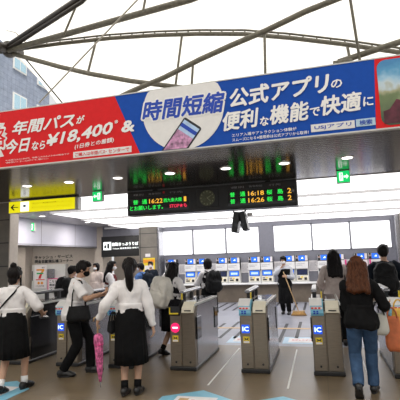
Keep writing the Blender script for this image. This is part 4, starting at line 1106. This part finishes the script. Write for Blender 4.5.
    # ---- feet
    for F_, K_, A_ in ((FL, KL, AL), (FR, KR, AR)):
        sh = foot_mb(.008); sh.v = [Vector((p.x, p.y, min(p.z, .012))) for p in sh.v]; sh.xf(F_); S(sh)
        o = link('shoe', remesh(sh, vox, 3), M[shoes], root)
        so_ = MB(); n_ = 20; out = []
        for z in (-.084, -.070):
            out.append([F_((.047 * math.cos(2 * PI * i / n_) * (1.0 if math.sin(2 * PI * i / n_) > 0 else .85), .050 + .125 * math.sin(2 * PI * i / n_), z)) for i in range(n_)])
        obj('sole', S(so_.loft(out)), M['black'], o)
        if socks:
            obj('sock', S(MB().frus(A_ + (K_ - A_).normalized() * -.01, A_.lerp(K_, .20), .043, .045)), M[socks], root)
    Rz = Matrix.Rotation(R(face), 4, 'Z')
    W = lambda v: Vector((x, y, 0)) + (Rz @ (Vector(v) * s))
    return dict(root=root, W=W, wl=W(wl + dl * .07), wr=W(wr + dr * .07), SL=W(SL), SR=W(SR), T=lambda v: W(T(v)), EL=W(EL), ER=W(ER), dirs=(Rz.to_3x3() @ dl, Rz.to_3x3() @ dr), R3=Rz.to_3x3(), s=s, hip=lambda v: W(P + Vector(v)))

def backpack(label, p, m, wd=.30, hg=.42, dp=.15, drop=.0, tilt=0.0, hide=0.0):
    """worn on the back of person p"""
    c = p['T']((0, -.125 - dp * .5, .22 - drop)); t = thing('backpack', label, 'backpack', c)
    r3 = p['R3'] @ Matrix.Rotation(tilt, 3, 'Y')
    f = lambda mb: mb.xf(lambda q: r3 @ q)
    link('main_pouch', remesh(f(MB().ell((0, 0, 0), wd / 2, dp / 2, hg / 2, None, 28, 18, .55).ell((0, 0, -hg * .2), wd * .53, dp * .55, hg * .27, None, 28, 14, .5)), .011, 1, (.024, 11, 9)), M[m], t)
    obj('front_pocket', f(MB().ell((0, -dp * .42, -hg * .18), wd * .40, dp * .28, hg * .24, None, 22, 14, .55)), M[m], t)
    obj('zipper', f(MB().tube([(wd * .40 * math.cos(a), -dp * .30, hg * .30 * math.sin(a) + hg * .08) for a in (PI * k / 10 for k in range(11))], .005, 6)), M['black'], t)
    obj('carry_loop', f(MB().tube([(-.04, .02, hg * .48), (-.03, .02, hg * .56), (.03, .02, hg * .56), (.04, .02, hg * .48)], .009, 6)), M[m], t)
    for k in (-1, 1):
        pts = [p['T']((.085 * k, -.155, .36 - drop)), p['T']((.095 * k, -.10, .455)), p['T']((.105 * k, -.02, .478)), p['T']((.105 * k, .09, .42)), p['T']((.115 * k, .145, .30)), p['T']((.135 * k, .135, .18)), p['T']((.165 * k, .02, .08)), p['T']((.12 * k, -.13, .06 - drop))]
        obj('shoulder_strap', MB().ribbon([q - c for q in pts], .045, .012, p['R3'] @ Vector((1, 0, 0))), M[m], t)
    return t
def tote(label, cat, c, m, wd, hg, dp, rz, taper=.85, handle=.2, hm=None, soft=.5, name='handbag'):
    """bag whose handle top is at c"""
    t = thing(name, label, cat, c)
    r3 = rotz(rz); top = -handle
    rg = []; n_ = 32
    for k in range(11):
        u = k / 10; z = top - hg * u; wv = wd / 2 * (taper + (1 - taper) * min(1, u * 1.6)) * (1 if u < .85 else 1 - .35 * (u - .85) / .15); dv = dp / 2 * (.55 + .45 * min(1, u * 1.4)) * (1 if u < .85 else 1 - .3 * (u - .85) / .15)
        rr = []
        for i in range(n_):
            a = 2 * PI * i / n_; ca, sa = math.cos(a), math.sin(a)
            rr.append(r3 @ Vector((wv * math.copysign(abs(ca) ** soft, ca), dv * math.copysign(abs(sa) ** soft, sa) * (1 + .05 * math.sin(a * 5 + u * 6)), z + .004 * math.sin(a * 3))))
        rg.append(rr)
    obj('bag_body', MB().loft(rg), M[m], t)
    for k in (-1, 1):
        hp = [(-wd * .28, k * dp * .25, top - .02), (-wd * .24, k * dp * .22, top + handle * .5), (-wd * .10, k * dp * .10, top + handle * .95), (0, k * .01, top + handle), (wd * .10, k * dp * .10, top + handle * .95), (wd * .24, k * dp * .22, top + handle * .5), (wd * .28, k * dp * .25, top - .02)]
        obj('handle', MB().tube([r3 @ Vector(q) for q in hp], .009, 8), M[hm or m], t)
    return t
def phone(label, c, d, m='glossblack', sz=(.078, .15, .010), name='smartphone', cat='phone'):
    t = thing(name, label, cat, c)
    d = Vector(d).normalized(); a = d.cross(Vector((0, 0, 1))).normalized(); nn = a.cross(d)
    f = lambda mb: mb.xf(lambda p: a * p.x + d * p.y + nn * p.z)
    obj('case', f(MB().box(-sz[0] / 2, sz[0] / 2, -sz[1] / 2, sz[1] / 2, -sz[2] / 2, sz[2] / 2, .004)), M[m], t)
    obj('screen', f(MB().box(-sz[0] / 2 + .004, sz[0] / 2 - .004, -sz[1] / 2 + .006, sz[1] / 2 - .006, sz[2] / 2, sz[2] / 2 + .001)), M['glossblack'], t)
    return t

# A girl with bun at the left edge
A = person('girl with a hair bun, white short-sleeved blouse and black skirt walking at the left edge', -3.86, 4.85, 20, 1.56, sleeve='elbow', hair='bun', socks='white', hem=.43, width=.95,
           hl=(-.20, .16, .82), hr=(.33, .20, .97), fl=(-.10, -.10, .10, -.2, .25), fr=(.13, .12, .085, -.4, 0), curl=.9, head=(-.12, .05), hand_n=(None, Vector((-.5, 0, 1))))
w = phone('dark phone wallet held by the girl with the bun', A['wr'] + A['R3'] @ Vector((.0, .03, -.035)), A['R3'] @ Vector((-.5, 1, 0)), 'leather', (.10, .18, .022), 'phone_wallet', 'wallet')
st = thing('shoulder_bag', 'small black shoulder bag with a diagonal strap worn by the girl with the bun', 'bag', A['hip']((-.24, .03, .03)))
c0 = Vector(st.location)
obj('bag_body', MB().ell((0, 0, 0), .05, .11, .085, rotz(R(-6)), 20, 12, .5), M['bagblack'], st)
sp_pts = [A['hip']((-.215, .0, .10)), A['T']((-.155, -.13, .17)), A['T']((-.06, -.148, .28)), A['T']((.045, -.135, .40)), A['T']((.085, -.07, .475)), A['T']((.085, .02, .475)), A['T']((.03, .125, .36)), A['T']((-.10, .145, .20)), A['hip']((-.21, .06, .11))]
obj('strap', MB().ribbon([q - c0 for q in sp_pts], .022, .008, (0, .2, 1)), M['bagblack'], st)

# B man in white T-shirt, black trousers, facing right
B = person('man in white T-shirt and black trousers leaning forward, wearing a black face mask', -3.47, 5.72, -68, 1.63, sleeve='short', bottom='trousers', hair='short', mask='clothblack', lean=.16,
           hl=(-.06, .40, 1.10), hr=(.13, .36, 1.12), fl=(-.08, .20, .085, 0, 0), fr=(.09, -.16, .085, 0, .05), curl=1.0, head=(0, -.15), hand_n=(Vector((0, 0, 1)), Vector((0, 0, 1))), pel=(0, -.03, -.01))
phone('dark phone in the hands of the man in white T-shirt', (B['wr'] + B['wl']) / 2 + Vector((0, 0, .045)), B['R3'] @ Vector((0, .5, .8)))
t = tote('large black shoulder bag on the right shoulder of the man in white T-shirt', 'bag', B['T']((.175, .02, .475)), 'bagblack', .34, .22, .13, R(-68 + 90), .8, .36, name='shoulder_bag')

# C woman with ponytail, white shirt, black skirt
C_ = person('woman with ponytail in white long-sleeved shirt and black skirt, walking away', -2.28, 4.98, 18, 1.62, hair='ponytail', socks='clothblack', hem=.36, width=.96,
            hl=(-.37, -.02, .90), hr=(.28, .0, .77), fl=(-.07, -.02, .09, -.1, .12), fr=(.08, .02, .085, -.2, .05), curl=.8, lean=.03, eo=(.15, .4))
u0 = C_['wl'] + Vector((-.0, .0, .0))
um = thing('umbrella', 'folded pink patterned umbrella with wooden handle hanging from the left hand of the ponytail woman', 'umbrella', u0)
um['label'] = 'folded pink patterned umbrella hanging from the left hand of the ponytail woman'
obj('handle', MB().tube([(-.05, 0, .02), (-.045, 0, .055), (-.02, 0, .07), (0, 0, .05), (.004, 0, 0), (.008, .0, -.14)], .010, 8), M['wood'], um)
rg = []
for z, r_ in ((-.12, .016), (-.15, .046), (-.24, .050), (-.26, .044), (-.42, .038), (-.56, .027), (-.68, .013)):
    rg.append([Vector((.008 - z * .05 + r_ * (1 + .22 * math.sin(a * 8)) * math.cos(a), r_ * (1 + .22 * math.sin(a * 8)) * math.sin(a), z)) for a in (2 * PI * i / 48 for i in range(48))])
obj('canopy', MB().loft(rg), M['umbpink'], um)
obj('ferrule', MB().cap((.042, 0, -.67), (.047, 0, -.745), .007, .004, 8), M['steel_side'], um)
obj('tie_band', MB().tube([(.022 + .050 * math.cos(a), .050 * math.sin(a), -.25) for a in (2 * PI * i / 20 for i in range(21))], .006, 6), M['pink'], um)
tote('small black pouch bag hanging at the left hip of the ponytail woman', 'bag', C_['hip']((-.205, .02, .10)), 'bagblack', .16, .15, .09, R(70), .9, .10, name='pouch_bag')

# D person with black backpack on the far left behind the gate
D = person('person in dark clothes with black backpack standing behind the left gates', -5.35, 8.6, -15, 1.52, False, top='clothblack', bottom='trousers', hair='short', head=(-.3, 0))
backpack('big black backpack on the person in dark clothes at left', D, 'bagblack', .40, .48, .20)

# E, E2 by the black sign
E_ = person('girl with long black hair in maroon vest looking right', -4.75, 9.3, -70, 1.60, False, vest='maroon', hair='long', mask='maskwhite', hl=(-.12, .30, 1.08), hr=(.14, .28, 1.08))
person('woman with white face mask facing the camera below the black sign', -6.35, 11.6, 165, 1.56, False, top='shirtpale', bottom='trousers', hair='bob', mask='maskwhite')
# F boy in blue shirt facing left
F_ = person('boy in blue shirt with dark backpack and white mask facing left', -4.63, 10.9, 80, 1.52, False, top='shirtblue', sleeve='short', bottom='trousers', hair='short', mask='maskwhite', hl=(-.1, .3, 1.1), hr=(.1, .3, 1.1))
backpack('dark backpack on the boy in the blue shirt', F_, 'clothnavy', .34, .44, .18)
person('person with white face mask standing before the yellow poster', -5.45, 13.6, 190, 1.55, False, top='clothnavy', bottom='trousers', hair='short', mask='maskwhite')
# H girl with bob
H_ = person('girl with black bob and dark vest standing left of the white backpack', -3.72, 10.6, 60, 1.52, False, vest='vestblack', hair='bob', mask='maskwhite', hl=(-.1, .28, 1.0))
# I girl with white backpack
I_ = person('schoolgirl in white shirt and black vest passing the red no-entry gate', -2.50, 7.15, -30, 1.54, True, vest='vestblack', hair='long', hem=.42, socks='clothblack', lean=.10,
            hl=(-.16, .30, .98), hr=(.20, .30, .98), fl=(-.08, -.16, .10, 0, .3), fr=(.09, .14, .085, 0, 0), curl=.8)
backpack('bulky white backpack on the schoolgirl at the no-entry gate', I_, 'bagwhite', .38, .50, .25, .02, R(8))
# J girl with black vest beyond the gate
J_ = person('girl in black vest and white sleeves with black backpack, facing left beyond the no-entry gate', -2.42, 9.5, 48, 1.58, False, vest='vestblack', hair='bob', hem=.40, socks='clothblack',
            hl=(-.14, .36, 1.02), hr=(.18, .26, .98))
J_['root']['label'] = 'girl in black vest and white sleeves facing left beyond the no-entry gate'
backpack('black backpack on the girl in the black vest', J_, 'bagblack', .34, .46, .18)
# K cleaner
K_ = person('cleaner in black cap and apron with grey sleeves, facing the camera, hand at her mask', -.97, 12.35, 176, 1.57, False, top='shirtgrey', bottom='trousers', hair='short', mask='maskwhite', apron='clothblack', cap='clothblack', hem=.30,
            hl=(-.10, .22, 1.06), hr=(.06, .20, 1.30), curl=1.1)
K_['root']['label'] = 'cleaner in black cap and apron facing the camera, hand at her mask'
bt = Vector((-.80, 12.10, 1.10)); be = Vector((-.62, 12.02, .10))
br = thing('broom', 'long-handled broom with straw bristles held by the cleaner', 'broom', (be.x, be.y, 0))
h0 = K_['wl']
obj('stick', MB().cap(h0 + (h0 - be) * .12 - br.location, be - Vector(br.location), .013, .013, 8), M['wood'], br)
obj('head', MB().box(-.16, .16, -.03, .03, .09, .13, .01), M['wood'], br)
obj('bristles', MB().loft([[Vector((a * math.cos(2 * PI * i / 40) * (1 + .05 * math.sin(i * 5)), b_ * math.sin(2 * PI * i / 40), z)) for i in range(40)] for a, b_, z in ((.15, .03, .10), (.18, .05, .05), (.21, .07, .004))]), M['bristle'], br)
# L woman in pale blouse
L_ = person('woman with straight black hair in pale beige blouse and black trousers beyond the gate', .25, 8.25, 4, 1.67, False, top='shirtpale', bottom='trousers', hair='long', hl=(-.18, .22, .95), hr=(.26, .08, .84))
tote('dark shoulder bag at the right side of the woman in the pale blouse', 'bag', L_['T']((.19, -.02, .47)), 'bagblack', .20, .30, .10, R(90), .9, .22, name='shoulder_bag')
# M woman in jeans
M_ = person('woman with wavy brown hair in black top and blue jeans, walking away',   .41, 5.32, -4, 1.55, True, top='clothblack', bottom='trousers', bcol='denim', hair='wavy', hcol='hairbrown', shoes='leather', width=.96,
            hl=(-.13, .26, 1.0), hr=(.30, .24, 1.03), fl=(-.085, -.10, .145, .0, .85), fr=(.085, .20, .085, -.15, 0), curl=1.1, eo=(.05, .05), hand_n=(None, Vector((-.4, 0, 1))))
fo = (M_['ER'] + M_['wr']) / 2
hb_ = M_['ER'].lerp(M_['wr'], .42)
tote('pale grey handbag with dark handles on the forearm of the woman in jeans', 'bag', hb_ + Vector((-.09, -.03, .04)), 'handbag', .21, .24, .13, R(5), .82, .13, 'leather')
tote('orange carrier bag held by the woman in jeans', 'bag', M_['wr'] + Vector((.06, .05, -.05)), 'bagorange', .19, .40, .09, R(-8), .80, .10, soft=.45, name='carrier_bag')
tote('yellow carrier bag at the right edge, held beside the orange one', 'bag', M_['wr'] + Vector((.14, .06, .04)), 'bagyellow', .20, .36, .08, R(-8), .7, .10, soft=.45, name='carrier_bag')
# N man in dark shirt
N_ = person('man with short black hair in dark navy shirt with a black backpack, at right', 1.06, 7.98, -6, 1.72, False, top='clothnavy', sleeve='short', bottom='trousers', hair='short', hl=(-.22, .12, .84), hr=(.24, .2, .9), width=1.08)
backpack('black backpack on the man in the dark navy shirt', N_, 'bagblack', .34, .48, .18)
